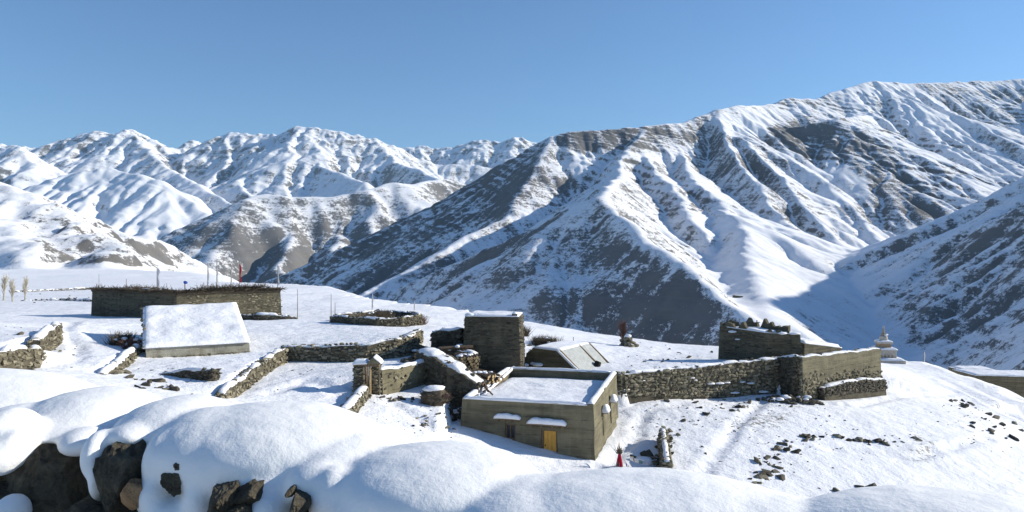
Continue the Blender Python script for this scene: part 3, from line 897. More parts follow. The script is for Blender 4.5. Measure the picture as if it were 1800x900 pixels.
def snow_strip(name, path, width, thick, mat=None, parent=None, seed=0, step=0.22, nx=5, bulge=0.5, gap=0.0):
    """lumpy snow lying along a wall top; path: points of the top centre line"""
    mat = mat or M_SNOW
    pts = [Vector(p) for p in path]
    L = [0.0]
    for a, b in zip(pts[:-1], pts[1:]): L.append(L[-1] + (b - a).length)
    n = max(3, int(L[-1] / step))
    bm = bmesh.new()
    rows = []
    for i in range(n + 1):
        s = L[-1] * i / n
        k = max(j for j in range(len(L) - 1) if L[j] <= s + 1e-9)
        t = (s - L[k]) / max(1e-6, L[k + 1] - L[k])
        p = pts[k].lerp(pts[k + 1], min(1, t))
        d = (pts[k + 1] - pts[k]); d.z = 0; d.normalize()
        nrm = Vector((d.y, -d.x, 0))
        q = mnoise.noise(Vector((s * 0.9, seed * 3.7, 0.3)))
        q2 = mnoise.noise(Vector((s * 2.7, seed * 3.7, 5.3)))
        end = min(1, min(i, n - i) / 2.0 + 0.25)
        th = thick * (1 + 0.55 * q + 0.3 * q2) * end
        if gap and q + 0.4 * q2 < -gap: th *= 0.12
        w = width * (1 + 0.16 * q2)
        row = []
        for j in range(nx + 1):
            u = j / nx * 2 - 1
            h = th * (1 - abs(u) ** 2.6 * (1 - 0.12))
            drop = -0.05 if j in (0, nx) else 0.012
            row.append(bm.verts.new(p + nrm * (u * w / 2 * (1 + 0.06 * q)) + Vector((0, 0, h + drop))))
        rows.append(row)
    for a, b in zip(rows[:-1], rows[1:]):
        for j in range(nx):
            bm.faces.new([a[j], a[j + 1], b[j + 1], b[j]])
    for r in (rows[0], rows[-1]):
        try: bm.faces.new(r)
        except Exception: pass
    for a, b in zip(rows[:-1], rows[1:]):
        bm.faces.new([a[0], b[0], b[-1], a[-1]])
    return from_bm(name, bm, mat, parent, True)

def snow_sheet(name, corners, thick, mat=None, parent=None, n=10, seed=0, lump=0.05):
    """lying snow on a four-cornered roof, a closed lumpy slab with a soft rim"""
    mat = mat or M_SNOW
    a, b, c, d = map(Vector, corners)
    bm = bmesh.new()
    g, lo = [], []
    for j in range(n + 1):
        row, rl = [], []
        for i in range(n + 1):
            u, v = i / n, j / n
            p = (a * (1 - u) + b * u) * (1 - v) + (d * (1 - u) + c * u) * v
            e = min(u, 1 - u, v, 1 - v)
            h = thick * (1 - (1 - min(1, e * n / 1.5)) ** 2 * 0.75) + lump * mnoise.noise(p * 0.8 + Vector((seed, 0, 0))) * (1 if e > 0 else 0.4)
            row.append(bm.verts.new(p + Vector((0, 0, max(0.02, h)))))
            rl.append(p)
        g.append(row); lo.append(rl)
    for j in range(n):
        for i in range(n):
            bm.faces.new([g[j][i], g[j][i + 1], g[j + 1][i + 1], g[j + 1][i]])
    ring = [(0, i) for i in range(n)] + [(j, n) for j in range(n)] + [(n, i) for i in range(n, 0, -1)] + [(j, 0) for j in range(n, 0, -1)]
    low = [bm.verts.new(lo[j][i] + Vector((0, 0, -0.01))) for j, i in ring]
    for k in range(len(ring)):
        k2 = (k + 1) % len(ring)
        bm.faces.new([low[k], low[k2], g[ring[k2][0]][ring[k2][1]], g[ring[k][0]][ring[k][1]]])
    bm.faces.new(low[::-1])
    return from_bm(name, bm, mat, parent, True)

def rubble_wall(label, path, thick=0.6, stone=0.30, named=40, snow=0.14, name='stone_wall', cat='stone wall', seed=0, core=None, stones=None, gap=0.0, cover=1.0, batter=0.12, group=None, rows_max=99, sunk=0.0, stone_to=1.0):
    """A dry stone wall along path = [(x, y, z_foot, z_top), ...]: earth core, faced with stones, snow on top.
    The largest stones are objects of their own, the small ones are joined."""
    rng = random.Random(seed + 5)
    stones = stones or STONES
    core = core or M_CORE
    base = Vector((path[0][0], path[0][1], path[0][2]))
    root = empty(name, base)
    tag(root, label, cat, group)
    pts = [(Vector((x, y, zf)) - base, Vector((x, y, zt)) - base) for x, y, zf, zt in path]
    # core
    bm = bmesh.new()
    rings = []
    dense = []
    for (f0, t0), (f1, t1) in zip(pts[:-1], pts[1:]):
        n = max(1, int((f1 - f0).length / 0.7))
        for i in range(n):
            dense.append((f0.lerp(f1, i / n), t0.lerp(t1, i / n), (f1 - f0)))
    dense.append((pts[-1][0], pts[-1][1], pts[-1][0] - pts[-2][0]))
    tops = []
    for k, (f, t, d) in enumerate(dense):
        if 0 < k < len(dense) - 1: d = d + dense[k - 1][2]
        d = Vector((d.x, d.y, 0)).normalized()
        nr = Vector((d.y, -d.x, 0))
        t = t + Vector((0, 0, mnoise.noise(Vector((k * 0.5, seed * 2.1, 0))) * 0.16))
        w0, w1 = thick / 2 + batter, thick / 2
        tops.append(t)
        rings.append([bm.verts.new(f + nr * w0 - Vector((0, 0, 0.5))), bm.verts.new(t + nr * w1 - Vector((0, 0, sunk))), bm.verts.new(t - nr * w1 - Vector((0, 0, sunk))), bm.verts.new(f - nr * w0 - Vector((0, 0, 0.5)))])
    for a, b in zip(rings[:-1], rings[1:]):
        for k in range(4):
            bm.faces.new([a[k], a[(k + 1) % 4], b[(k + 1) % 4], b[k]])
    bm.faces.new(rings[0][::-1]); bm.faces.new(rings[-1])
    from_bm('core', bm, core, root)
    # stones on both faces and along the top
    items = []
    for (f0, t0), (f1, t1) in zip(pts[:-1], pts[1:]):
        d = f1 - f0; d.z = 0
        L = d.length
        if L < 0.05: continue
        d.normalize(); nr = Vector((d.y, -d.x, 0))
        for side in (1, -1):
            s = 0.0
            H = max((t0 - f0).z, (t1 - f1).z)
            nrow = min(rows_max, max(1, int(H / (stone * 0.62))))
            for r in range(nrow):
                s = rng.uniform(0, stone)
                while s < L:
                    w = stone * rng.choice((rng.uniform(0.4, 0.9), rng.uniform(0.7, 1.4), rng.uniform(1.1, 2.1)))
                    u = min(1, (s + w / 2) / L)
                    f, t = f0.lerp(f1, u), t0.lerp(t1, u)
                    v = (r + rng.uniform(0.05, 0.95)) / nrow
                    s += w * rng.uniform(0.85, 1.1)
                    if rng.random() > cover or v > stone_to + rng.uniform(-.15, .15): continue
                    p = f.lerp(t, v) + nr * side * (thick / 2 + batter * (1 - v) - 0.02 * rng.random())
                    h = stone * rng.uniform(0.45, 1.15)
                    M = Matrix.Translation(p) @ Matrix.Rotation(math.atan2(d.y, d.x) + rng.uniform(-.25, .25), 4, 'Z') @ Matrix.Rotation(rng.uniform(-.25, .25), 4, 'Y') @ Matrix.Diagonal((w * 0.56, rng.uniform(0.10, 0.19), h * 0.62, 1))
                    items.append((w * h * (2 if side == 1 else 0.5), rng.choice(stones), M))
        s = 0.0
        while s < L:
            w = stone * rng.uniform(0.7, 1.6)
            u = min(1, s / L)
            t = t0.lerp(t1, u)
            s += w * rng.uniform(0.9, 1.7)
            M = Matrix.Translation(t + nr * rng.uniform(-.25, .25) * thick + Vector((0, 0, rng.uniform(-.02, .08)))) @ Matrix.Rotation(rng.uniform(0, 6), 4, 'Z') @ Matrix.Diagonal((w * 0.55, w * 0.45, stone * rng.uniform(0.35, 0.7), 1))
            items.append((w * stone, rng.choice(stones), M))
    for (f, t, d) in (dense[0], dense[-1]):
        d = Vector((d.x, d.y, 0)).normalized() * (-1 if f is dense[0][0] else 1)
        nr = Vector((d.y, -d.x, 0))
        for _ in range(int(14 * max(0.5, (t - f).z) * thick / stone) + 6):
            p = f.lerp(t, rng.uniform(-0.1, 1.0)) + nr * rng.uniform(-.5, .5) * thick + d * rng.uniform(0, 0.10)
            items.append((stone * stone * .3, rng.choice(stones), Matrix.Translation(p) @ Matrix.Rotation(rng.uniform(0, 6), 4, 'Z') @ Matrix.Diagonal((stone * rng.uniform(.35, .6), stone * rng.uniform(.35, .6), stone * rng.uniform(.3, .5), 1))))
    items.sort(key=lambda q: -q[0])
    for _, me, M in items[:named]:
        o = bpy.data.objects.new('stone', me)
        col.objects.link(o); o.parent = root; o.matrix_basis = M
    rest = [(me, M) for _, me, M in items[named:]]
    if rest: joined_stones('small_stones', rest, stones[0].materials[0], root)
    if snow > 0:
        snow_strip('snow_cap', tops, thick * 1.02, snow, parent=root, seed=seed, gap=gap)
    return root

def wall_px(pts):
    """(pixel x, pixel y of the foot, pixel y of the top, distance) -> (x, y, z foot, z top)"""
    out = []
    for px, pf, pt, Y in pts:
        a, b = P(px, pf, Y), P(px, pt, Y)
        out.append((a.x, a.y, a.z, b.z))
    return out

def twigs(name, spots, n, length, mat, parent, seed=0, spread=0.9, radius=0.012, lean=(0, 0, 1)):
    """a thicket of thin sticks; spots are (point, size) clusters; joined as nobody could count it"""
    rng = random.Random(seed)
    V, F = [], []
    lean = Vector(lean)
    for c, size in spots:
        c = Vector(c)
        for _ in range(n):
            a = rng.uniform(0, 2 * math.pi); r = size * math.sqrt(rng.random())
            p = c + Vector((math.cos(a) * r, math.sin(a) * r, rng.uniform(-0.02, 0.05)))
            d = (lean + Vector((rng.uniform(-spread, spread), rng.uniform(-spread, spread), rng.uniform(-0.3, 0.3)))).normalized()
            l = length * rng.uniform(0.4, 1.1)
            q = p + d * l * 0.55 + Vector((rng.uniform(-.12, .12), rng.uniform(-.12, .12), 0)) * l
            e = q + (d + Vector((rng.uniform(-.4, .4), rng.uniform(-.4, .4), rng.uniform(-.2, .3)))).normalized() * l * 0.5
            rr = radius * rng.uniform(0.7, 1.4)
            u = d.orthogonal().normalized(); w = d.cross(u)
            k = len(V)
            for pt, ra in ((p, rr), (q, rr * 0.75), (e, rr * 0.3)):
                for m_ in range(3):
                    an = 2 * math.pi * m_ / 3
                    V.append(tuple(pt + (u * math.cos(an) + w * math.sin(an)) * ra))
            for lv in (0, 3):
                for m_ in range(3):
                    F.append((k + lv + m_, k + lv + (m_ + 1) % 3, k + lv + 3 + (m_ + 1) % 3, k + lv + 3 + m_))
    me = bpy.data.meshes.new(name)
    me.from_pydata(V, [], F)
    o = link(name, me, mat, parent)
    o['kind'] = 'stuff'
    return o

def snow_lumps(name, spots, parent=None, seed=0, flat=0.45):
    """small lumps of lying snow, each a part"""
    rng = random.Random(seed)
    out = None
    for p, r in spots:
        bm = bmesh.new()
        res = bmesh.ops.create_icosphere(bm, subdivisions=2, radius=1.0)
        sx, sy = r * rng.uniform(0.8, 1.3), r * rng.uniform(0.8, 1.2)
        for v in res['verts']:
            k = 1 + 0.2 * mnoise.noise(v.co * 1.3 + Vector(p))
            v.co = Vector((v.co.x * sx * k, v.co.y * sy * k, v.co.z * r * flat * k)) + Vector(p)
        out = from_bm(name, bm, M_SNOW, parent, True)
    return out

def face_stones(name, a, b, c, d, size, mat_stones, parent, seed=0, cover=0.9, out=0.03, flat=0.6):
    """courses of small stones or bricks bedded in a wall face (corners bottom left, bottom right, top right, top left)"""
    rng = random.Random(seed)
    a, b, c, d = map(Vector, (a, b, c, d))
    n = (b - a).cross(d - a).normalized()
    ang = math.atan2((b - a).y, (b - a).x)
    H = ((d - a).length + (c - b).length) / 2
    rows = max(1, int(H / (size * flat)))
    items = []
    for r in range(rows):
        v = (r + .5) / rows
        l, rr = a.lerp(d, v), b.lerp(c, v)
        L = (rr - l).length
        s = rng.uniform(0, size)
        while s < L - size * .3:
            w = size * rng.uniform(.6, 1.5)
            if rng.random() < cover:
                p = l.lerp(rr, (s + w / 2) / L) + n * rng.uniform(-.03, out) + Vector((0, 0, rng.uniform(-.25, .25) * size * flat))
                items.append((rng.choice(mat_stones), Matrix.Translation(p) @ Matrix.Rotation(ang, 4, 'Z') @ Matrix.Rotation(rng.uniform(-.12, .12), 4, 'Y') @ Matrix.Diagonal((w * .54, .07, size * flat * rng.uniform(.45, .62), 1))))
            s += w
    return joined_stones(name, items, mat_stones[0].materials[0], parent)
# ================================================================== HOUSES AND WALLS OF THE VILLAGE
# ---- the mud house with the yellow door, nearest to the viewer
def main_house():
    c0 = P(1043, 812, 42.0)
    rz = math.atan2(-0.27, 0.96)
    root = empty('mud_house', (c0.x, c0.y, -8.80), rz)
    tag(root, 'flat roofed rammed earth house with ochre door and snow filled roof in the village centre', 'house')
    W, Dp = 7.9, 9.8
    zb, zf = -3.9, 0.0                     # local heights: foot, roof deck
    ln = 0.05                              # inward lean per metre
    def c(x, y, z):
        e = -z * ln if z < 0 else 0.0
        return Vector((x + (e if x > -W / 2 else -e), y + (e if y > Dp / 2 else -e), z))
    fr, fl, br, bl_ = (0, 0), (-W, 0), (0, Dp), (-W, Dp)
    rim = 0.32                             # the front wall ends in a low rim
    bm = bmesh.new()
    H = rim - zb
    zt = rim
    def v_of(z): return (z - zb) / H
    def u_of(x): return (x + W) / W
    door = (u_of(-3.05), u_of(-2.12), v_of(-3.02), v_of(-1.22))
    win = (u_of(-5.18), u_of(-4.55), v_of(-1.95), v_of(-1.02))
    at_f = holed_wall(bm, c(*fl, zb), c(*fr, zb), c(*fr, zt), c(*fl, zt), [door, win], (0, 1, 0), 0.30, 30, 14, 0.13, 1)
    s1 = (0.30, 0.335, v_of(-2.15), v_of(-0.75)); s2 = (0.645, 0.68, v_of(-2.15), v_of(-0.75))
    at_r = holed_wall(bm, c(*fr, zb), c(*br, zb), c(*br, zt), c(*fr, zt), [s1, s2], (-1, 0, 0), 0.3, 30, 13, 0.13, 2)
    holed_wall(bm, c(*br, zb), c(*bl_, zb), c(*bl_, zt), c(*br, zt), [], (0, -1, 0), 0.3, 10, 6, 0.05, 3)
    holed_wall(bm, c(*bl_, zb), c(*fl, zb), c(*fl, zt), c(*bl_, zt), [], (1, 0, 0), 0.3, 12, 6, 0.06, 4)
    bmesh.ops.remove_doubles(bm, verts=bm.verts, dist=0.001)
    for v_ in bm.verts:                      # hand-made: nothing is quite straight
        n_ = v_.co * 0.7
        v_.co += Vector((mnoise.noise(n_ + Vector((9, 0, 0))), mnoise.noise(n_ + Vector((0, 9, 0))), 0.5 * mnoise.noise(n_ + Vector((0, 0, 9))) if v_.co.z < zt - .01 else 0)) * 0.05
    # inner edge of the rim down to the deck
    o = [(0, 0), (0, Dp), (-W, Dp), (-W, 0)]
    t = 0.36
    i_ = [(-t, t), (-t, Dp - t), (-W + t, Dp - t), (-W + t, t)]
    for k in range(4):
        k2 = (k + 1) % 4
        quad(bm, (*o[k], zt), (*o[k2], zt), (*i_[k2], zt), (*i_[k], zt))
        quad(bm, (*i_[k], zt), (*i_[k2], zt), (*i_[k2], zf - 0.05), (*i_[k], zf - 0.05))
    quad(bm, *[(x, y, zf) for x, y in i_])
    from_bm('wall', bm, M_EARTH, root)
    # raised parapets at the back, the right and the back half of the left side
    def parapet(x0, x1, y0, y1, h0, h1, along):
        b = bmesh.new()
        z = zt + 0.004
        if along == 'y':
            hexa(b, [(x0, y0, z), (x1, y0, z), (x1, y1, z), (x0, y1, z)], [(x0, y0, z + h0), (x1, y0, z + h0), (x1, y1, z + h1), (x0, y1, z + h1)])
        else:
            hexa(b, [(x0, y0, z), (x1, y0, z), (x1, y1, z), (x0, y1, z)], [(x0, y0, z + h0), (x1, y0, z + h1), (x1, y1, z + h1), (x0, y1, z + h0)])
        bmesh.ops.subdivide_edges(b, edges=b.edges, cuts=3, use_grid_fill=True)
        for v in b.verts:
            v.co += Vector((1, 1, 1)) * mnoise.noise(v.co * 1.3) * 0.03
        from_bm('parapet', b, M_EARTH, root)
    parapet(-t, 0, 0.02, Dp, 0.06, 0.42, 'y')
    parapet(-W + t + 0.002, -t - 0.002, Dp - t, Dp - 0.01, 0.42, 0.42, 'x')
    parapet(-W, -W + t, 4.6, Dp - 0.02, 0.20, 0.42, 'y')
    # snow: on the deck, on the rims
    snow_sheet('roof_snow', [(-W + t - .01, t - .01, zf + .004), (-t + .01, t - .01, zf + .004), (-t + .01, Dp - t + .01, zf + .004), (-W + t - .01, Dp - t + .01, zf + .004)], 0.22, parent=root, n=24, seed=4, lump=0.09)
    snow_strip('rim_snow', [(-W + .05, t / 2, zt), (-t, t / 2, zt)], 0.42, 0.10, parent=root, seed=1)
    snow_strip('rim_snow', [(-t / 2, 0.05, zt + 0.07), (-t / 2, Dp - .1, zt + 0.42)], 0.40, 0.09, parent=root, seed=2)
    snow_strip('rim_snow', [(-t, Dp - t / 2, zt + 0.42), (-W + .1, Dp - t / 2, zt + 0.42)], 0.40, 0.09, parent=root, seed=3)
    snow_strip('rim_snow', [(-W + t / 2, 4.7, zt + 0.21), (-W + t / 2, Dp - .2, zt + 0.42)], 0.42, 0.12, parent=root, seed=5)
    snow_strip('rim_snow', [(-W + t / 2, 0.3, zt + 0.0), (-W + t / 2, 4.6, zt + 0.0)], 0.50, 0.16, parent=root, seed=6)
    # door
    def panel(name, at, hole, dep, mat, thick=0.05, shrink=(0, 0, 0, 0), parent=root, inward=Vector((0, 1, 0))):
        u0, u1, v0, v1 = hole
        u0, u1 = u0 + (u1 - u0) * shrink[0], u1 - (u1 - u0) * shrink[1]
        v0, v1 = v0 + (v1 - v0) * shrink[2], v1 - (v1 - v0) * shrink[3]
        q = [at(u0, v0), at(u1, v0), at(u1, v1), at(u0, v1)]
        b = bmesh.new()
        f = [p + inward * dep for p in q]; k = [p + inward * (dep + thick) for p in q]
        hexa(b, f, k)
        return from_bm(name, b, mat, parent)
    d = empty('door', (0, 0, 0)); d.parent = root
    panel('door_leaf', at_f, door, 0.17, M_DOOR, 0.05, (.14, .10, 0, .05), d)
    for sh in ((0, .87, 0, 0), (.91, 0, 0, 0), (.13, .09, .95, 0)):
        panel('door_frame', at_f, door, 0.10, M_WOOD, 0.14, sh, d)
    for a_ in (.38, .62):
        panel('door_board_gap', at_f, door, 0.166, M_WOOD, 0.02, (a_, .985 - a_, .01, .06), d)
    panel('door_handle', at_f, door, 0.13, M_DARK, 0.04, (.20, .74, .46, .50), d)
    # window
    w = empty('window', (0, 0, 0)); w.parent = root
    panel('pane', at_f, win, 0.20, M_GLASS, 0.03, (.05, .05, .05, .05), w)
    for sh in ((0, .86, 0, 0), (.86, 0, 0, 0), (.14, .14, .9, 0), (.14, .14, 0, .9), (.46, .46, .1, .1)):
        panel('window_frame', at_f, win, 0.12, M_WOOD, 0.10, sh, w)
    # hoods over door and window: a plank on stub beams with a thick pad of snow
    def hood(x0, x1, z, dep, side='front'):
        h = empty('hood', (0, 0, 0)); h.parent = root
        b = bmesh.new()
        y0 = -z * -ln if False else -(-z) * ln
        if side == 'front':
            box(b, x0, x1, y0 - dep, y0 + 0.1, z, z + 0.09)
        else:
            box(b, y0 * -1 - 0.1, y0 * -1 + dep, x0, x1, z, z + 0.09)
        from_bm('plank', b, M_WOOD, h)
        if side == 'front':
            n = 4
            for k in range(n):
                xx = x0 + 0.12 + (x1 - x0 - 0.3) * k / (n - 1)
                b = bmesh.new(); box(b, xx, xx + 0.1, y0 - dep + .08, y0 + 0.1, z - 0.12, z - 0.003)
                from_bm('stub_beam', b, M_WOOD, h)
            snow_strip('hood_snow', [(x0 - .04, y0 - dep / 2, z + .09), ((x0 + x1) / 2, y0 - dep / 2, z + .10), (x1 + .04, y0 - dep / 2, z + .09)], dep * 1.15, 0.22, parent=h, seed=int(z * 10), step=0.12)
        else:
            snow_strip('hood_snow', [(-y0 + dep / 2, x0 - .04, z + .09), (-y0 + dep / 2, x1 + .04, z + .09)], dep * 1.2, 0.30, parent=h, seed=7, step=0.1)
    hood(-5.75, -4.25, -0.72, 0.42)
    hood(-3.75, -1.55, -0.90, 0.46)
    for s_ in (s1, s2):
        y = (s_[0] + s_[1]) / 2 * Dp
        hood(y - 0.42, y + 0.42, -0.70, 0.42, 'side')
        panel('slit_window', at_r, s_, 0.16, M_DARK, 0.03, (0, 0, 0, 0), root, Vector((-1, 0, 0)))
    return root
main_house()

# ---- generic flat roofed block: corners given as plan points, walls leaning in a little
def block_house(name, label, cat, plan, z_foot, z_top, mat, lean=0.04, parapet=0.0, snow=0.2, uneven=0.12, seed=0, snow_out=0.0, tops=None):
    """plan: four (x, y), counter-clockwise seen from above, starting at the corner nearest the viewer; tops: height of each corner"""
    base = Vector((plan[0][0], plan[0][1], z_foot))
    root = empty(name, base)
    tag(root, label, cat)
    cx = sum(p[0] for p in plan) / 4; cy = sum(p[1] for p in plan) / 4
    tops = tops or [z_top] * 4
    def corner(k, z):
        x, y = plan[k]
        f = 1 - lean * (z - z_foot) / max(3.0, math.hypot(x - cx, y - cy))
        return Vector((cx + (x - cx) * f, cy + (y - cy) * f, z)) - base
    bm = bmesh.new()
    for k in range(4):
        k2 = (k + 1) % 4
        a, b = corner(k, z_foot - 0.5), corner(k2, z_foot - 0.5)
        c_, d_ = corner(k2, tops[k2]), corner(k, tops[k])
        e = (b - a); inn = Vector((-e.y, e.x, 0)).normalized()
        holed_wall(bm, a, b, c_, d_, [], inn, 0.2, max(6, int(e.length / 0.6)), max(4, int((z_top - z_foot) / 0.5)), uneven, seed + k)
    quad(bm, *[corner(k, tops[k] - 0.06) for k in range(4)])
    bmesh.ops.remove_doubles(bm, verts=bm.verts, dist=0.001)
    from_bm('wall', bm, mat, root)
    tc = [corner(k, tops[k]) for k in range(4)]
    if snow > 0:
        snow_sheet('roof_snow', [p + Vector((0, 0, 0.0)) for p in tc], snow, parent=root, n=18, seed=seed, lump=0.10)
    return root, tc

# ---- square tower house behind it
def tower():
    a, b = P(812, 648, 54.0), P(916, 648, 53.6)
    ax = Vector((b.x - a.x, b.y - a.y, 0)); n = Vector((-ax.y, ax.x, 0)).normalized()
    plan = [(a.x, a.y), (b.x, b.y), (b.x + n.x * 4.2, b.y + n.y * 4.2), (a.x + n.x * 4.2, a.y + n.y * 4.2)]
    zt = P(860, 557, 53.8).z
    root, tc = block_house('tower_house', 'square dark mud brick tower house with a thin snow cap', 'tower', plan, -8.9, zt, M_EARTH_DK, 0.06, snow=0.16, seed=11)
    # raised corners under snow
    for k, (h, w) in {1: (0.20, 0.40), 0: (0.06, 0.55)}.items():
        p = tc[k] + (sum(tc, Vector()) / 4 - tc[k]).normalized() * 0.45
        b_ = bmesh.new(); box(b_, p.x - w / 2, p.x + w / 2, p.y - .25, p.y + .25, p.z - 0.05, p.z + h)
        hn = from_bm('corner_horn', b_, M_EARTH_DK, root)
        s = snow_lumps('corner_snow', [((p.x, p.y, p.z + h), w * 0.60)], root, k, 0.6)
    o_ = Vector((plan[0][0], plan[0][1], -8.9))
    def cn(k, z):
        x, y = plan[k]
        f = 1 - 0.06 * (z + 8.9) / max(3.0, math.hypot(x - sum(p[0] for p in plan) / 4, y - sum(p[1] for p in plan) / 4))
        cx, cy = sum(p[0] for p in plan) / 4, sum(p[1] for p in plan) / 4
        return Vector((cx + (x - cx) * f, cy + (y - cy) * f, z)) - o_
    face_stones('front_courses', cn(0, -8.7), cn(1, -8.7), cn(1, zt - .1), cn(0, zt - .1), .30, STONES_DK, root, 3, .8, .04, .45)
    face_stones('side_courses', cn(1, -8.7), cn(2, -8.7), cn(2, zt - .1), cn(1, zt - .1), .30, STONES_DK, root, 4, .8, .04, .45)
    face_stones('side_courses', cn(3, -8.7), cn(0, -8.7), cn(0, zt - .1), cn(3, zt - .1), .30, STONES_DK, root, 5, .8, .04, .45)
tower()

# ---- greenhouse shed: dark gable wall, snow on the flat part, plastic sheets on the slope
def shed():
    A = P(922, 664, 58.0)                       # left foot of the gable
    ga = Vector((0.87, -0.45, 0)).normalized(); ax = Vector((0.50, 0.866, 0)).normalized()
    root = empty('greenhouse_shed', (A.x, A.y, A.z))
    tag(root, 'low greenhouse shed with dark gable wall and grey plastic sheets on its slope', 'greenhouse')
    zt = P(950, 613, 57.2).z - A.z
    prof = [(0, -0.6), (5.2, -0.6), (5.2, 0.15), (2.95, zt - 0.12), (0.8, zt + .02), (0.15, zt - 0.45)]
    Ln = 5.6
    bm = bmesh.new()
    f = [bm.verts.new(ga * s + Vector((0, 0, z))) for s, z in prof]
    g = [bm.verts.new(ga * s + ax * Ln + Vector((0, 0, z))) for s, z in prof]
    bm.faces.new(f[::-1]); bm.faces.new(g)
    for k in range(len(prof)):
        bm.faces.new([f[k], f[(k + 1) % len(prof)], g[(k + 1) % len(prof)], g[k]])
    from_bm('wall', bm, M_EARTH_DK, root)
    def pt(s, z, l): return ga * s + ax * l + Vector((0, 0, z))
    snow_sheet('roof_snow', [pt(0.75, zt + .02, -.05), pt(3.0, zt - .1, -.05), pt(3.0, zt - .1, Ln + .05), pt(0.75, zt + .02, Ln + .05)], 0.14, parent=root, n=14, seed=21)
    s0, z0, s1, z1 = 2.98, zt - 0.13, 5.2, 0.16
    up = Vector((0, 0, 1)) + ga * 0.6; up.normalize()
    for l0, l1 in ((0.28, 3.6), (3.85, Ln - .1)):
        b_ = bmesh.new()
        q = [pt(s0, z0, l0), pt(s1, z1, l0), pt(s1, z1, l1), pt(s0, z0, l1)]
        hexa(b_, [p + up * 0.02 for p in q], [p + up * 0.05 for p in q])
        bmesh.ops.subdivide_edges(b_, edges=b_.edges, cuts=5, use_grid_fill=True)
        for v in b_.verts: v.co += up * mnoise.noise(v.co * 1.7) * 0.025
        from_bm('plastic_sheet', b_, M_SHEET, root)
    for l0 in (0.10, 3.66, Ln - .06):
        b_ = bmesh.new()
        q = [pt(s0 - .1, z0 + .03, l0), pt(s1 + .05, z1, l0), pt(s1 + .05, z1, l0 + .13), pt(s0 - .1, z0 + .03, l0 + .13)]
        hexa(b_, q, [p + up * 0.12 for p in q])
        from_bm('rafter', b_, M_WOOD, root)
    snow_strip('edge_snow', [pt(2.8, zt - .05, -0.02), pt(5.3, 0.14, -0.02)], 0.26, 0.13, parent=root, seed=23)
    snow_strip('foot_snow', [pt(5.25, 0.16, -0.2), pt(5.25, 0.16, 3.2)], 0.4, 0.16, parent=root, seed=24, gap=0.2)
    b_ = bmesh.new()
    tube(b_, [pt(4.6, 0.75, 3.3), pt(4.7, 1.15, 3.45)], [0.30, 0.24], 9)
    from_bm('dark_vent', b_, M_DARK, root)
shed()

# ---- long barn with one white roof slope, on the left
def barn():
    e0, e1 = P(256, 613, 48.0), P(438, 602, 51.6)
    r0, r1 = P(250, 542, 54.8), P(411, 534, 58.6)
    f0, f1 = P(258, 633, 48.1), P(440, 621, 51.7)
    base = f0.copy()
    root = empty('barn', base)
    tag(root, 'barn with a single wide snow covered roof slope on the left', 'barn')
    zl = base.z - 0.5
    L = lambda p: p - base
    back0 = Vector((r0.x, r0.y + 0.2, r0.z)); back1 = Vector((r1.x, r1.y + 0.2, r1.z))
    bm = bmesh.new()
    holed_wall(bm, L(Vector((f0.x, f0.y, zl))), L(Vector((f1.x, f1.y, zl))), L(e1), L(e0), [], (0, 1, 0), .2, 22, 4, 0.08, 5)
    quad(bm, L(Vector((f1.x, f1.y, zl))), L(Vector((back1.x, back1.y, zl))), L(back1), L(e1))
    quad(bm, L(Vector((back0.x, back0.y, zl))), L(Vector((f0.x, f0.y, zl))), L(e0), L(back0))
    quad(bm, L(Vector((back1.x, back1.y, zl))), L(Vector((back0.x, back0.y, zl))), L(back0), L(back1))
    quad(bm, L(e0), L(e1), L(back1), L(back0))
    from_bm('wall', bm, M_EARTH_GREY, root)
    snow_sheet('roof_snow', [L(e0) + Vector((-.12, -.15, .02)), L(e1) + Vector((.12, -.15, .02)), L(back1) + Vector((.1, .1, .02)), L(back0) + Vector((-.1, .1, .02))], 0.20, parent=root, n=30, seed=31, lump=0.13)
    # rough stones along the left verge
    items = []
    for k in range(26):
        t = k / 25
        p = L(e0.lerp(back0, t)) + Vector((RNG.uniform(-.16, .0), 0, RNG.uniform(-.12, .1)))
        items.append((RNG.choice(STONES), Matrix.Translation(p) @ Matrix.Rotation(RNG.uniform(0, 6), 4, 'Z') @ Matrix.Diagonal((.17, .17, .13, 1))))
    joined_stones('verge_stones', items, M_STONE, root)
    items = []
    for k in range(80):
        t = RNG.random()
        p = L(f0.lerp(f1, t)) + Vector((0, RNG.uniform(-.12, -.02), RNG.uniform(-0.05, 0.14)))
        items.append((RNG.choice(STONES), Matrix.Translation(p) @ Matrix.Rotation(RNG.uniform(0, 6), 4, 'Z') @ Matrix.Diagonal((.16, .12, .10, 1))))
    joined_stones('foot_stones', items, M_STONE, root)
barn()

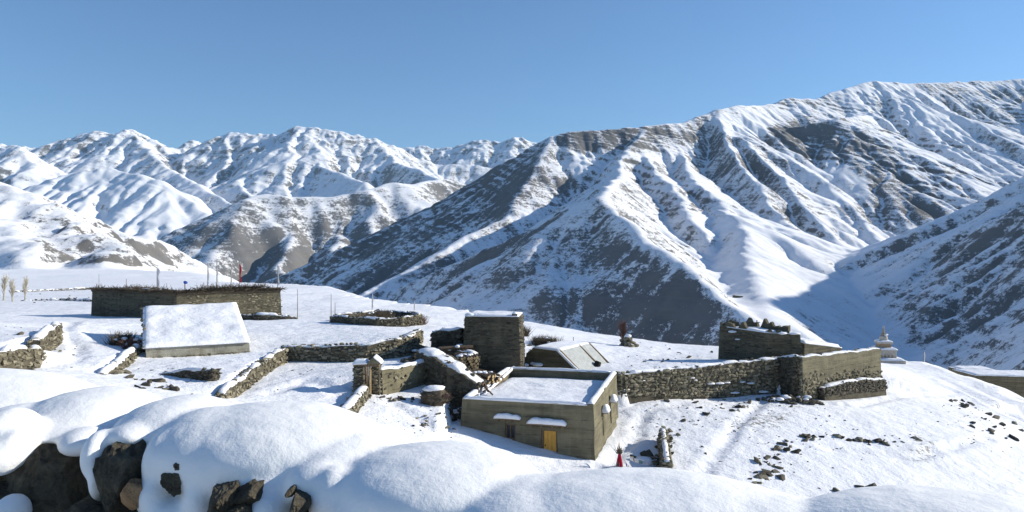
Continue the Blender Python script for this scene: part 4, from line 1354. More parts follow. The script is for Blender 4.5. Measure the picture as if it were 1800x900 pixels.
# ---- long house with brushwood on its roof edge, behind the barn
def long_house():
    a, b, c_ = P(160, 557, 86.0), P(310, 559, 78.5), P(495, 557, 86.0)
    d_ = a + c_ - b
    zt = P(310, 516, 78.5).z
    zt = -3.95
    plan = [(b.x, b.y), (c_.x, c_.y), (d_.x, d_.y), (a.x, a.y)]
    root, tc = block_house('long_house', 'long low dark house with brushwood stacked along its roof edge', 'house', plan, -6.9, zt, M_EARTH_DK, 0.05, snow=0.14, seed=41)
    o_ = Vector((plan[0][0], plan[0][1], -6.9))
    for i, j in ((3, 0), (0, 1)):
        lo = [Vector((plan[q][0], plan[q][1], -6.8)) - o_ for q in (i, j)]
        face_stones('facing_stones', lo[0], lo[1], tc[j] - Vector((0, 0, .3)), tc[i] - Vector((0, 0, .3)), .42, STONES_DK if i == 3 else STONES, root, 7 + i, .45 if i == 3 else .6, .04, .5)  # darker stones on the left face put its shade into the colour
    for i, j in ((3, 0), (0, 1)):
        spots = []
        e = tc[j] - tc[i]
        n = int(e.length / 0.55)
        nr = Vector((e.y, -e.x, 0)).normalized()
        for q in range(n + 1):
            hgt = RNG.uniform(0, 0.22)
            spots.append((tc[i].lerp(tc[j], q / n) - nr * 0.25 + Vector((0, 0, hgt)), 0.34))
        twigs('brushwood', spots, 60, 0.75, M_TWIG, root, 50 + i, 1.2, 0.032, (nr.x * 0.9, nr.y * 0.9, 0.15))
        # brush bundle as a dark ragged roll under the twigs
        bmr = bmesh.new()
        tube(bmr, [tc[i].lerp(tc[j], q / n) - nr * 0.12 + Vector((0, 0, 0.07 * mnoise.noise(Vector((q, i, 0))))) for q in range(n + 1)], [0.30 + 0.09 * mnoise.noise(Vector((q * .7, 3 + i, 0))) for q in range(n + 1)], 7)
        from_bm('brush_roll', bmr, M_TWIG, root)
        snow_strip('brush_snow', [tc[i] - nr * .3 + Vector((0, 0, .16)), tc[j] - nr * .3 + Vector((0, 0, .16))], 0.55, 0.16, parent=root, seed=43 + i, gap=0.12)
    # higher brush heap on the right part of the roof
    spots = [(tc[0].lerp(tc[1], 0.15 + 0.6 * q / 10) + Vector((0.4, 1.2, 0.15)), 0.5) for q in range(11)]
    twigs('brushwood', spots, 70, 0.9, M_TWIG, root, 77, 1.1, 0.03, (0.3, -0.2, 0.5))
    spots = [(tc[3].lerp(tc[0], 0.3 + 0.5 * q / 10) + Vector((0.8, 1.5, 0.12)), 0.4) for q in range(7)]
    twigs('brushwood', spots, 50, 0.7, M_TWIG, root, 78, 1.1, 0.026, (0.3, -0.2, 0.5))
    return root
long_house()

# ---- ruin on the right
def ruin():
    a, b, c_ = P(1260, 635, 64.8), P(1345, 641, 61.7), P(1412, 638, 61.9)
    n = Vector((-(c_.y - b.y), c_.x - b.x, 0)).normalized()
    zt = P(1380, 588, 62).z
    d_ = a + (c_ - b)
    plan = [(b.x, b.y), (c_.x, c_.y), (d_.x, d_.y), (a.x, a.y)]
    za = P(1262, 573, 64.8).z
    zb_ = P(1345, 585, 61.7).z
    root, tc = block_house('ruined_house', 'ruined dark mud house with broken wall tops above the long wall', 'house', plan, -11.2, zt, M_EARTH_DK, 0.05, snow=0.12, seed=51,
                           tops=[zb_, zt, za - 0.1, za])
    o_ = Vector((plan[0][0], plan[0][1], -11.2))
    for i, j in ((3, 0), (0, 1), (1, 2)):
        lo = [Vector((plan[q][0], plan[q][1], -10.6)) - o_ for q in (i, j)]
        face_stones('facing_stones', lo[0], lo[1], tc[j] - Vector((0, 0, .1)), tc[i] - Vector((0, 0, .1)), .32, STONES_DK, root, 17 + i, .7, .05, .5)
    # broken remains of upper walls
    rng = random.Random(3)
    for i, j, h, k0, k1 in ((3, 2, 0.9, 0.0, 1.0), (2, 1, 0.9, 0.0, 0.8), (3, 0, 0.7, 0.0, 0.6), (0, 1, 0.3, 0.1, 0.7)):
        p, q = tc[i], tc[j]
        bm = bmesh.new()
        N = 34
        cen = sum(tc, Vector()) / 4
        e = (q - p).normalized(); nr = Vector((-e.y, e.x, 0))
        if nr.dot(cen - p) < 0: nr = -nr
        rings = []
        for s in range(N + 1):
            u = k0 + (k1 - k0) * s / N
            o_ = p.lerp(q, u) + nr * 0.03
            hh = max(0.05, h * (0.55 + 0.9 * mnoise.noise(Vector((s * 0.21, i * 3.1, 1.7)))) + rng.uniform(-.06, .06))
            rings.append([bm.verts.new(o_ + Vector((0, 0, -.03))), bm.verts.new(o_ + nr * .45 + Vector((0, 0, -.03))), bm.verts.new(o_ + nr * .42 + Vector((0, 0, hh))), bm.verts.new(o_ + Vector((0, 0, hh)))])
        for r0, r1 in zip(rings[:-1], rings[1:]):
            for k in range(4): bm.faces.new([r0[k], r0[(k + 1) % 4], r1[(k + 1) % 4], r1[k]])
        bm.faces.new(rings[0][::-1]); bm.faces.new(rings[-1])
        from_bm('broken_wall', bm, M_EARTH_DK, root)
    snow_lumps('snow_patch', [(tc[3].lerp(tc[0], 0.30) + Vector((-.05, -.05, -.30)), 0.42), (tc[3].lerp(tc[0], 0.42) + Vector((-.04, -.04, -.9)), 0.25), (tc[0].lerp(tc[1], .5) + Vector((0, .15, .02)), .5), (tc[0].lerp(tc[1], .85) + Vector((0, .15, .05)), .4)], root, 4, 0.26)
    b_ = bmesh.new()
    p = tc[0].lerp(tc[1], 0.05) + Vector((0, 2.4, 0.0))
    tube(b_, [p, p + Vector((0, 0, 0.85))], [.05, .04], 6); tube(b_, [p + Vector((-.28, 0, .62)), p + Vector((.28, 0, .66))], [.035, .03], 6)
    from_bm('cross_post', b_, M_WOOD, root)
    return root
ruin()
def annex():
    b, c_ = P(1414, 634, 63.2), P(1482, 628, 67.0)
    n = Vector((-(c_.y - b.y), c_.x - b.x, 0)).normalized() * 3.4
    zt0, zt1 = P(1414, 604, 63.2).z, P(1482, 612, 67).z
    block_house('low_annex', 'low dark annex with white snow roof right of the ruined house', 'shed', [(b.x, b.y), (c_.x, c_.y), (c_.x + n.x, c_.y + n.y), (b.x + n.x, b.y + n.y)], -10.9, zt0, M_EARTH_DK, 0.04, snow=0.28, seed=61,
                tops=[zt0, zt1, zt1 + .25, zt0 + .35])
annex()

# ---- houses just below the edge on the far right
def edge_houses():
    a, b = P(1712, 735, 112), P(1860, 735, 110)
    zt = P(1760, 662, 111).z
    block_house('stone_house', 'dark stone house half hidden below the snowy edge at the far right', 'house', [(a.x, a.y), (b.x, b.y), (b.x, b.y + 6), (a.x, a.y + 6)], a.z, zt, M_EARTH_DK, 0.04, snow=0.2, seed=71)
    a, b = P(1690, 690, 124), P(1752, 690, 124)
    zt = P(1700, 651, 124).z
    block_house('stone_hut', 'small dark hut with white roof behind the far right house', 'hut', [(a.x, a.y), (b.x, b.y), (b.x, b.y + 4), (a.x, a.y + 4)], a.z, zt, M_EARTH_DK, 0.04, snow=0.25, seed=72)
edge_houses()

# ---- stone walls ------------------------------------------------------------
WALL_A = rubble_wall('long tall rubble wall running right from behind the mud house', wall_px(WALL_LONG), 0.7, 0.33, 200, 0.16, seed=101, gap=0.3)
rubble_wall('short dark wall return between the two long wall stretches', wall_px(WALL_RETURN), 0.7, 0.32, 30, 0.14, seed=102, stones=STONES_DK)
rubble_wall('rubble wall with smooth earth upper half at the right end, nearest the stupa', wall_px(WALL_RIGHT), 0.7, 0.30, 110, 0.10, seed=103, core=M_EARTH, cover=0.9, stone_to=0.5)
def ledge_snow(root, spots):
    b = Vector(root.location)
    snow_lumps('ledge_snow', [(P(px, py, Y) - b, r) for px, py, Y, r in spots], root, 3, .20)
ledge_snow(WALL_A, [(1128, 668, 54.85, .34), (1134, 673, 55.0, .22), (1214, 664, 56.9, .30), (1222, 668, 57.0, .22), (1248, 674, 57.7, .42), (1262, 673, 58.1, .40), (1276, 672, 58.4, .30), (1304, 671, 59.0, .30), (1318, 673, 59.3, .36), (1100, 684, 54.1, .3), (1290, 690, 58.6, .4), (1340, 688, 59.7, .4)])
rubble_wall('low stone footing in front of the right wall end', wall_px([(1442, 694, 682, 59.4), (1480, 690, 672, 61.0), (1515, 687, 667, 62.8), (1550, 684, 666, 64.6)]), 0.6, 0.28, 40, 0.12, seed=104, stones=STONES_DK, gap=0.1)
rubble_wall('curved retaining wall below the upper snow terrace left of centre', wall_px(WALL_CURVED), 0.6, 0.30, 160, 0.10, seed=105, gap=0.1)
rubble_wall('stone bank wall that runs from the barn down to the foreground', wall_px(BANK_BARN), 0.5, 0.30, 90, 0.14, seed=106, gap=0.15, cover=0.75)
rubble_wall('broken stone bank with snow left of the barn front', wall_px(BANK_MID), 0.5, 0.28, 40, 0.22, seed=107, gap=0.05, cover=0.6)
rubble_wall('stone bank with snow at the far left edge, nearest the foreground', wall_px(BANK_LEFT), 0.5, 0.28, 50, 0.20, seed=108, gap=0.1, cover=0.7)
rubble_wall('steep stone outcrop wall on the left bank above the path', wall_px(BANK_OUTCROP), 0.6, 0.28, 50, 0.22, seed=109, gap=0.1, cover=0.65)
rubble_wall('low dark wall of the sunken pit in front of the barn', wall_px(PIT_WALL), 0.5, 0.26, 24, 0.12, seed=110, stones=STONES_DK)
rubble_wall('narrow wall end standing in the snow right of the mud house', wall_px([(1165, 772, 752, 46.8), (1168, 800, 778, 43.6), (1173, 838, 812, 40.4)]), 0.35, 0.26, 30, 0.10, seed=111, core=M_EARTH)
rubble_wall('wall stub running from the gate down towards the viewer', wall_px([(640, 697, 680, 43.8), (622, 716, 700, 40.6), (604, 736, 722, 37.9)]), 0.55, 0.26, 30, 0.16, seed=112, core=M_EARTH)
rubble_wall('smooth mud courtyard wall between the gate and the storehouse', wall_px(COURT_WALL), 0.6, 0.24, 20, 0.14, name='courtyard_wall', cat='wall', seed=113, core=M_EARTH, cover=0.22)
rubble_wall('dark rubble under the right end of the long house', wall_px([(420, 567, 553, 76), (460, 568, 552, 75.4), (520, 567, 558, 76.4)]), 0.8, 0.3, 30, 0.22, seed=114, stones=STONES_DK, gap=0.05)
rubble_wall('front wall of the round sheep pen on the upper terrace', wall_px([(585, 570, 556, 71.5), (625, 572, 558, 68.8), (665, 573, 560, 67.7), (705, 575, 558, 68.6), (737, 577, 553, 71)]), 0.5, 0.26, 30, 0.12, name='pen_wall', cat='wall', seed=115, stones=STONES_DK, core=M_EARTH, gap=0.1)
rubble_wall('back wall of the round sheep pen with dark shrubs', wall_px([(590, 564, 554, 73), (620, 561, 551, 75), (660, 558, 546, 78), (722, 562, 549, 75), (736, 566, 552, 72)]), 0.5, 0.26, 20, 0.10, name='pen_wall', cat='wall', seed=116, stones=STONES_DK, gap=0.1)
for k, (lab, pts) in enumerate([
        ('nearest low field wall left of the long house', [(40, 533, 530, 116), (110, 530, 526.5, 118), (163, 531, 528, 114)]),
        ('farther low field wall left of the long house', [(20, 516, 513.5, 160), (90, 512, 509.5, 170), (150, 509, 506.5, 178)])]):
    rubble_wall(lab, wall_px(pts), 0.6, 0.5, 20, 0.22, name='field_wall', cat='field wall', seed=120 + k, gap=-0.12, stones=STONES_DK, sunk=0.3, cover=0.7)

rubble_wall('broken dark wall with snow left of the tower', wall_px([(763, 614, 584, 58.2), (778, 613, 579, 57.8), (792, 612, 582, 57.5), (812, 612, 578, 57.2)]), 0.7, 0.3, 40, 0.14, seed=131, stones=STONES_DK, gap=-0.05)
rubble_wall('short broken wall between the firewood and the tower', wall_px([(806, 634, 616, 52.6), (838, 640, 622, 52.2)]), 0.6, 0.28, 20, 0.16, seed=132, stones=STONES_DK, gap=-0.05)
# ---- storehouse wall in the shade with firewood on its roof edge
rubble_wall('dark shaded storehouse wall left of the mud house', wall_px([(748, 660, 614, 50.2), (800, 700, 640, 47.6), (846, 712, 672, 47.0)]), 1.5, 0.30, 60, 0.22, name='storehouse_wall', cat='wall', seed=130, stones=STONES_DK, core=M_EARTH_DK, cover=0.8, gap=-0.12)

def log_pile(label, centre, ax, n_rows, n_cols, r, length, seed, loose=0.1):
    rng = random.Random(seed)
    c = Vector(centre)
    ax = Vector(ax).normalized(); side = Vector((-ax.y, ax.x, 0))
    root = empty('firewood_stack', c)
    tag(root, label, 'firewood', 'firewood on the storehouse roof')
    tops = []
    for i in range(n_rows):
        for j in range(n_cols - (i % 2)):
            p = side * ((j - n_cols / 2 + (0.5 if i % 2 else 0)) * r * 2.05) + Vector((0, 0, r + i * r * 1.75))
            a = p - ax * length * rng.uniform(0.45, 0.55); b = p + ax * length * rng.uniform(0.4, 0.6)
            rr = r * rng.uniform(0.75, 1.1)
            bm = bmesh.new()
            tube(bm, [a, a.lerp(b, .5) + Vector((0, 0, rng.uniform(-.02, .03))), b], [rr, rr * rng.uniform(.9, 1.05), rr * .92], 8)
            lo = from_bm('log', bm, M_BARK, root)
            lo.data.materials.append(M_WOODPALE)
            for pl in lo.data.polygons:
                if len(pl.vertices) == 8: pl.material_index = 1
            if i >= n_rows - 2: tops.append(((a.lerp(b, rng.uniform(.3, .7)) + Vector((0, 0, rr * .7))), rr * rng.uniform(1.3, 2.2)))
    snow_lumps('log_snow', tops, root, seed, 0.5)
log_pile('round firewood stack with pale sawn ends left of the tower', P(822, 648, 50.5), (0.35, -0.93, -0.08), 5, 6, 0.11, 1.6, 5)
log_pile('snow covered branch pile between the firewood and the mud house roof', P(852, 668, 49.0), (0.75, -0.66, -0.1), 3, 6, 0.10, 1.8, 6)
log_pile('short stack of snowy timber at the tower foot', P(800, 622, 53.0), (0.95, 0.2, 0.05), 3, 4, 0.11, 2.2, 7)

def beams():
    root = empty('timber_beams', P(850, 690, 47.6))
    tag(root, 'loose snowy timbers leaning on the left corner of the mud house roof', 'timber')
    b0 = Vector(root.location)
    for k, (a, b, r) in enumerate([((838, 700, 45.6), (898, 652, 53.6), .12), ((850, 696, 45.8), (905, 646, 54), .09), ((858, 688, 46.0), (845, 664, 48.5), .07), ((842, 690, 45.8), (852, 670, 47), .05), ((866, 694, 45.4), (846, 676, 46.5), .05)]):
        bm = bmesh.new()
        p, q = P(*a) - b0, P(*b) - b0
        tube(bm, [p, p.lerp(q, .5) + Vector((0, 0, .04)), q], [r, r * 1.05, r * .8], 7)
        from_bm('beam', bm, M_BARK, root)
        if k < 2: snow_strip('beam_snow', [p + Vector((0, 0, r * .8)), q + Vector((0, 0, r * .7))], r * 2.1, r * 1.1, parent=root, seed=k, gap=.25)
beams()

# ---- gate
def gate():
    base = P(642, 696, 43.9)
    root = empty('courtyard_gate', base)
    tag(root, 'courtyard gate of two stone piers with timber boards and a snow capped top', 'gate')
    rng = random.Random(9)
    def pier(px0, px1, ptop, Y, dp):
        a, b = P(px0, 697, Y) - base, P(px1, 697, Y) - base
        zt = (P(px0, ptop, Y) - base).z
        bm = bmesh.new()
        hexa(bm, [(a.x - .06, a.y - .05, -.5), (b.x + .06, b.y - .05, -.5), (b.x + .06, b.y + dp, -.5), (a.x - .06, a.y + dp, -.5)], [(a.x, a.y, zt), (b.x, b.y, zt), (b.x, b.y + dp, zt), (a.x, a.y + dp, zt)])
        p = from_bm('pier', bm, M_CORE, root)
        items = []
        for k in range(90):
            x = rng.uniform(a.x, b.x); z = rng.uniform(-.2, zt)
            f = rng.choice((0, 0, 1, 2))
            q = Vector((x, a.y - .03, z)) if f == 0 else Vector((a.x if f == 1 else b.x, rng.uniform(a.y, a.y + dp), z))
            items.append((rng.choice(STONES), Matrix.Translation(q) @ Matrix.Rotation(rng.uniform(-.3, .3), 4, 'Y') @ Matrix.Diagonal((rng.uniform(.09, .17), rng.uniform(.08, .12), rng.uniform(.06, .1), 1))))
        joined_stones('pier_stones', items, M_STONE, p)
        return a, b, zt
    a, b, z1 = pier(622, 637, 646, 43.9, 0.8)
    c_, d_, z2 = pier(653, 666, 643, 44.3, 0.8)
    # lintel and pointed cap
    bm = bmesh.new(); box(bm, a.x - .05, d_.x + .05, a.y + .05, a.y + .75, max(z1, z2) + .0, max(z1, z2) + .14)
    from_bm('lintel', bm, M_WOOD, root)
    zc = max(z1, z2) + .15
    bm = bmesh.new()
    x0, x1, xm = c_.x - .25, d_.x + .1, (c_.x + d_.x) / 2 - .05
    f = [bm.verts.new(p) for p in ((x0, a.y + .02, zc), (x1, a.y + .02, zc), (xm, a.y + .02, zc + .42))]
    g = [bm.verts.new(p) for p in ((x0, a.y + .8, zc), (x1, a.y + .8, zc), (xm, a.y + .8, zc + .42))]
    bm.faces.new(f); bm.faces.new(g[::-1])
    for k in range(3): bm.faces.new([f[k], f[(k + 1) % 3], g[(k + 1) % 3], g[k]])
    from_bm('cap', bm, M_EARTH, root)
    n = 3
    for k in range(n):
        u = b.x + .03 + (c_.x - b.x - .06) * k / n
        w = (c_.x - b.x - .06) / n - .02
        bm = bmesh.new(); box(bm, u, u + w, a.y + .3 + .02 * k, a.y + .35 + .02 * k, -.1, z1 + .0)
        from_bm('board', bm, M_WOOD if k != 1 else M_WOODPALE, root)
    for x in (b.x + .01, c_.x - .07):
        bm = bmesh.new(); box(bm, x, x + .09, a.y + .08, a.y + .2, -.2, z1)
        from_bm('post', bm, M_WOODPALE, root)
    snow_sheet('gate_snow', [(a.x - .1, a.y, z1 + .155), (c_.x - .2, a.y, zc + .01), (c_.x - .2, a.y + .85, zc + .01), (a.x - .1, a.y + .85, z1 + .155)], .26, parent=root, n=8, seed=5)
    snow_sheet('cap_snow', [(xm, a.y, zc + .41), (x1 + .1, a.y, zc + .02), (x1 + .1, a.y + .9, zc + .02), (xm, a.y + .9, zc + .41)], .14, parent=root, n=8, seed=6)
gate()

# ---- chorten (stupa)
def stupa():
    c = P(1553, 632, 92.0)
    root = empty('stupa', (c.x, c.y, c.z), math.radians(-8))
    root.scale = (.84, .84, .9)
    tag(root, 'small whitewashed stepped stupa standing at the right end of the long wall', 'stupa')
    def tier(name, w, z0, z1, mat, w1=None):
        w1 = w1 or w
        bm = bmesh.new()
        a, b = w / 2, w1 / 2
        hexa(bm, [(-a, -a, z0), (a, -a, z0), (a, a, z0), (-a, a, z0)], [(-b, -b, z1), (b, -b, z1), (b, b, z1), (-b, b, z1)])
        bmesh.ops.bevel(bm, geom=bm.edges, offset=0.03, segments=1, affect='EDGES')
        return from_bm(name, bm, mat, root)
    k = 0.0
    tier('platform', 4.6, -0.7, 0.12, M_WHITE)
    snow_sheet('platform_snow', [(-2.25, -2.25, .12), (2.25, -2.25, .12), (2.25, 2.25, .12), (-2.25, 2.25, .12)], .30, parent=root, n=14, seed=1)
    tier('plinth', 2.75, 0.13, 1.35, M_WHITE)
    for x in (-.75, -.25, .25, .75):
        bm = bmesh.new(); box(bm, x - .13, x + .13, -1.40, -1.36, .42, .78)
        from_bm('panel_mark', bm, M_OCHRE, root)
    tier('cornice', 3.0, 1.354, 1.50, M_WHITE)
    snow_sheet('cornice_snow', [(-1.5, -1.5, 1.50), (1.5, -1.5, 1.50), (1.5, 1.5, 1.50), (-1.5, 1.5, 1.50)], .24, parent=root, n=12, seed=2)
    tier('band', 1.75, 1.504, 2.25, M_OCHRE, 1.6)
    tier('step', 2.0, 2.254, 2.55, M_WHITE)
    snow_sheet('step_snow', [(-1.0, -1.0, 2.55), (1.0, -1.0, 2.55), (1.0, 1.0, 2.55), (-1.0, 1.0, 2.55)], .16, parent=root, n=8, seed=3)
    bm = bmesh.new()
    tube(bm, [(0, 0, 2.554), (0, 0, 2.8), (0, 0, 3.15), (0, 0, 3.35)], [.48, .58, .56, .36], 16)
    from_bm('dome', bm, M_WHITE, root, True)
    tier('harmika', .55, 3.354, 3.6, M_OCHRE)
    for q in range(5):
        bm = bmesh.new(); r = .24 - .03 * q
        tube(bm, [(0, 0, 3.604 + .16 * q), (0, 0, 3.72 + .16 * q)], [r, r * .85], 12)
        from_bm('spire_ring', bm, M_OCHRE, root)
    bm = bmesh.new(); tube(bm, [(0, 0, 4.40), (0, 0, 4.52), (0, 0, 4.66)], [.10, .16, .03], 10)
    from_bm('finial', bm, M_WHITE, root)
    snow_lumps('dome_snow', [((.28, -.1, 3.42), .26)], root, 2, .6)
stupa()
# ================================================================== SMALL THINGS OF THE VILLAGE
def on_ground(px, py, Y, dz=0.0):
    p = P(px, py, Y)
    return Vector((p.x, p.y, gz(p.x, p.y) + dz))

# ---- rocks that show through the snow
def rock_row(label, group, line, n, size, seed, spread=0.5, name='rock'):
    """line: (px, py, Y) points; n rocks of about that size scattered along it, half sunk into the snow"""
    rng = random.Random(seed)
    pts = [P(*q) for q in line]
    for _ in range(n):
        k = rng.randrange(len(pts) - 1)
        p = pts[k].lerp(pts[k + 1], rng.random())
        x, y = p.x + rng.gauss(0, spread), p.y + rng.gauss(0, spread)
        s = size * rng.uniform(0.4, 1.4)
        o = bpy.data.objects.new(name, rng.choice(STONES_DK if rng.random() < 0.7 else STONES))
        col.objects.link(o)
        o.location = (x, y, gz(x, y) + s * rng.uniform(-0.02, 0.22))
        o.rotation_euler = (rng.uniform(-.5, .5), rng.uniform(-.5, .5), rng.uniform(0, 6.3))
        o.scale = (s * rng.uniform(.8, 1.5), s * rng.uniform(.7, 1.1), s * rng.uniform(.5, .8))
        tag(o, label, 'rock', group)
rock_row('dark rock in the stony bank that slopes down the right field', 'rocks of the sloping bank on the right field', [(1398, 764, 49.0), (1375, 795, 45.8), (1350, 820, 43.4), (1328, 852, 40.9)], 34, 0.28, 1, 0.42)
rock_row('dark rock in the level stony bank across the right field', 'rocks of the level bank on the right field', [(1412, 768, 49.3), (1470, 772, 50.0), (1540, 774, 50.2), (1612, 766, 52.0)], 28, 0.26, 2, 0.30)
rock_row('dark rock in the cluster at the lower right, just above the foreground snow', 'rocks of the lower right cluster', [(1525, 862, 42), (1500, 880, 40.2), (1470, 897, 38.6)], 24, 0.3, 3, 0.38)
rock_row('dark rock on the steep snow edge at the far right', 'rocks on the far right edge', [(1690, 690, 72), (1735, 728, 64), (1760, 760, 58), (1795, 810, 52)], 26, 0.34, 4, 1.3)
rock_row('rock lying below the long rubble wall', 'rocks below the long wall', [(1180, 702, 54.6), (1260, 712, 55), (1330, 716, 55.5), (1400, 718, 55)], 18, 0.26, 5, 1.0)
rock_row('rock by the narrow wall end right of the mud house', 'rocks by the narrow wall end', [(1180, 752, 49), (1176, 775, 46.5), (1150, 810, 43.5), (1120, 812, 43)], 22, 0.22, 6, 0.40)
rock_row('small dark rock scattered on the middle of the right field', 'rocks scattered on the right field', [(1200, 735, 52), (1260, 730, 53), (1300, 770, 48.5), (1240, 790, 45.6), (1270, 830, 42.4)], 10, 0.16, 7, 0.9)
rock_row('rock on the path left of the mud house', 'rocks on the path by the house', [(800, 740, 43), (770, 745, 42.6), (740, 762, 40), (750, 735, 42)], 20, 0.14, 8, 0.25)
rock_row('rock on the snowy bank at the left edge', 'rocks of the left banks', [(15, 632, 37), (60, 625, 41), (80, 600, 46), (95, 585, 49)], 22, 0.26, 9, 0.55)
rock_row('rock in the bank in front of the barn', 'rocks in front of the barn', [(205, 650, 43), (235, 662, 41), (258, 672, 40), (300, 690, 38.4), (250, 690, 37.6)], 20, 0.26, 10, 0.45)
rock_row('rock in front of the courtyard gate', 'rocks by the gate', [(655, 700, 43.2), (690, 698, 43.6), (720, 690, 44.6)], 20, 0.16, 11, 0.3)
rock_row('rock behind the tower and the greenhouse shed', 'rocks behind the tower', [(925, 640, 60), (935, 610, 64), (960, 600, 67), (1000, 605, 68)], 20, 0.42, 12, 0.6)
rock_row('rock on the field behind the long wall', 'rocks on the upper right field', [(1110, 640, 63), (1180, 640, 62), (1150, 618, 80), (1240, 628, 68)], 12, 0.2, 13, 1.2)

# ---- shrubs
def shrub(label, p, r, h, n, mat, seed, cat='shrub', snow=0.5, group=None):
    root = empty('shrub', p)
    tag(root, label, cat, group)
    rng = random.Random(seed)
    spots = [(Vector((rng.uniform(-r, r) * .5, rng.uniform(-r, r) * .5, 0)), r * .45) for _ in range(6)]
    twigs('branches', spots, n, h, mat, root, seed, 0.85, 0.016)
    bm = bmesh.new()
    for k in range(5):
        a = rng.uniform(0, 6.28)
        tube(bm, [(0, 0, -.15), (math.cos(a) * r * .3, math.sin(a) * r * .3, h * .4), (math.cos(a) * r * .6, math.sin(a) * r * .6, h * .75)], [.04, .03, .012], 5)
    from_bm('stems', bm, mat, root)['kind'] = 'stuff'
    if snow > 0:
        snow_lumps('snow_clump', [(Vector((rng.uniform(-r, r) * .7, rng.uniform(-r, r) * .7, h * rng.uniform(.35, .85))), r * rng.uniform(.12, .26) * snow * 2) for _ in range(7)], root, seed, .6)
    return root
shrub('dark leafless shrub beside the left wall of the barn', on_ground(214, 606, 51.5), 0.85, 0.95, 90, M_TWIG, 1)
shrub('second dark shrub touching the barn corner', on_ground(234, 614, 50.2), 0.6, 0.8, 70, M_TWIG_RED, 2)
shrub('dark shrub inside the round sheep pen', on_ground(668, 560, 73.0), 1.6, 1.1, 130, M_TWIG, 5, snow=0.2)
shrub('low dark shrub at the right end of the sheep pen', on_ground(738, 568, 71.5), 0.8, 1.0, 70, M_TWIG_RED, 6, snow=0.2)
shrub('dark low shrub behind the tower on the edge field', on_ground(922, 588, 70.0), 0.7, 1.0, 80, M_TWIG, 7, snow=0.1)
shrub('flat dark heap of brush behind the greenhouse shed', on_ground(960, 604, 66.0), 1.6, 0.9, 140, M_TWIG, 8, snow=0.2)

def brush_pile():
    p = on_ground(764, 706, 44.4)
    root = empty('brush_pile', p)
    tag(root, 'round brushwood pile with snow cap on the slope below the storehouse', 'brush pile')
    bm = bmesh.new()
    r_ = bmesh.ops.create_icosphere(bm, subdivisions=3, radius=1.0)
    for v in bm.verts:
        k = 1 + .18 * mnoise.noise(v.co * 2.1)
        v.co = Vector((v.co.x * .82 * k, v.co.y * .75 * k, v.co.z * .62 * k + .42))
    from_bm('bundle', bm, M_TWIG, root)
    spots = [(Vector((math.cos(a) * .55, math.sin(a) * .5, .1 + .5 * (k % 3) / 2)), .28) for k, a in enumerate(np.linspace(0, 6.2, 16))]
    twigs('twigs', spots, 34, .5, M_TWIG, root, 3, 1.3, .02, (0, 0, .2))
    twigs('red_twigs', [(Vector((.55, -.35, .55)), .25), (Vector((.65, -.1, .4)), .25)], 40, .4, M_TWIG_RED, root, 4, 1.3, .02, (.3, -.4, .1))
    snow_lumps('snow_cap', [((-.05, .08, .93), .62)], root, 5, .32)
brush_pile()

# ---- bare trees
def bare_tree(label, p, h, seed, mat, spread=0.5, n=60, name='bare_tree', cat='tree'):
    rng = random.Random(seed)
    root = empty(name, p)
    tag(root, label, cat)
    bm = bmesh.new()
    tip = Vector((rng.uniform(-.1, .1), rng.uniform(-.1, .1), 1)) * h * .6
    tube(bm, [(0, 0, -.3), tip * .35, tip * .7, tip], [h * .028, h * .02, h * .013, h * .007], 6)
    from_bm('trunk', bm, mat, root)
    V, F = [], []
    def stick(a, b, r):
        d = (b - a).normalized(); u = d.orthogonal().normalized(); w = d.cross(u)
        k = len(V)
        for q, rr in ((a, r), (b, r * .35)):
            for m_ in range(3):
                an = 2.094 * m_
                V.append(tuple(q + (u * math.cos(an) + w * math.sin(an)) * rr))
        for m_ in range(3): F.append((k + m_, k + (m_ + 1) % 3, k + 3 + (m_ + 1) % 3, k + 3 + m_))
    for _ in range(n):
        t = rng.uniform(.2, 1.0)
        a = tip * t
        an = rng.uniform(0, 6.28)
        d = Vector((math.cos(an) * spread, math.sin(an) * spread, rng.uniform(.5, 1.1))).normalized()
        L = h * rng.uniform(.2, .42) * (1.15 - t * .6)
        b = a + d * L
        stick(a, b, h * .008)
        for _2 in range(5):
            t2 = rng.uniform(.3, 1)
            a2 = a.lerp(b, t2)
            d2 = (d + Vector((rng.uniform(-.7, .7), rng.uniform(-.7, .7), rng.uniform(-.1, .6)))).normalized()
            stick(a2, a2 + d2 * L * rng.uniform(.25, .5), h * .004)
    me = bpy.data.meshes.new('crown'); me.from_pydata(V, [], F)
    link('crown', me, mat, root)
bare_tree('bare reddish tree above a small stone heap behind the long wall', on_ground(1094, 612, 75.0), 3.1, 5, M_TWIG_RED, .42, 130)
for k, (lab, px, Y, h) in enumerate([('pale bare poplar at the very left edge of the picture', 6, 118, 5.2), ('pale bare poplar second from the left edge', 22, 114, 4.4), ('pale bare poplar third from the left edge', 44, 120, 4.8)]):
    bare_tree(lab, on_ground(px, 532, Y), h, 20 + k, M_TWIG_PALE, .22, 46)

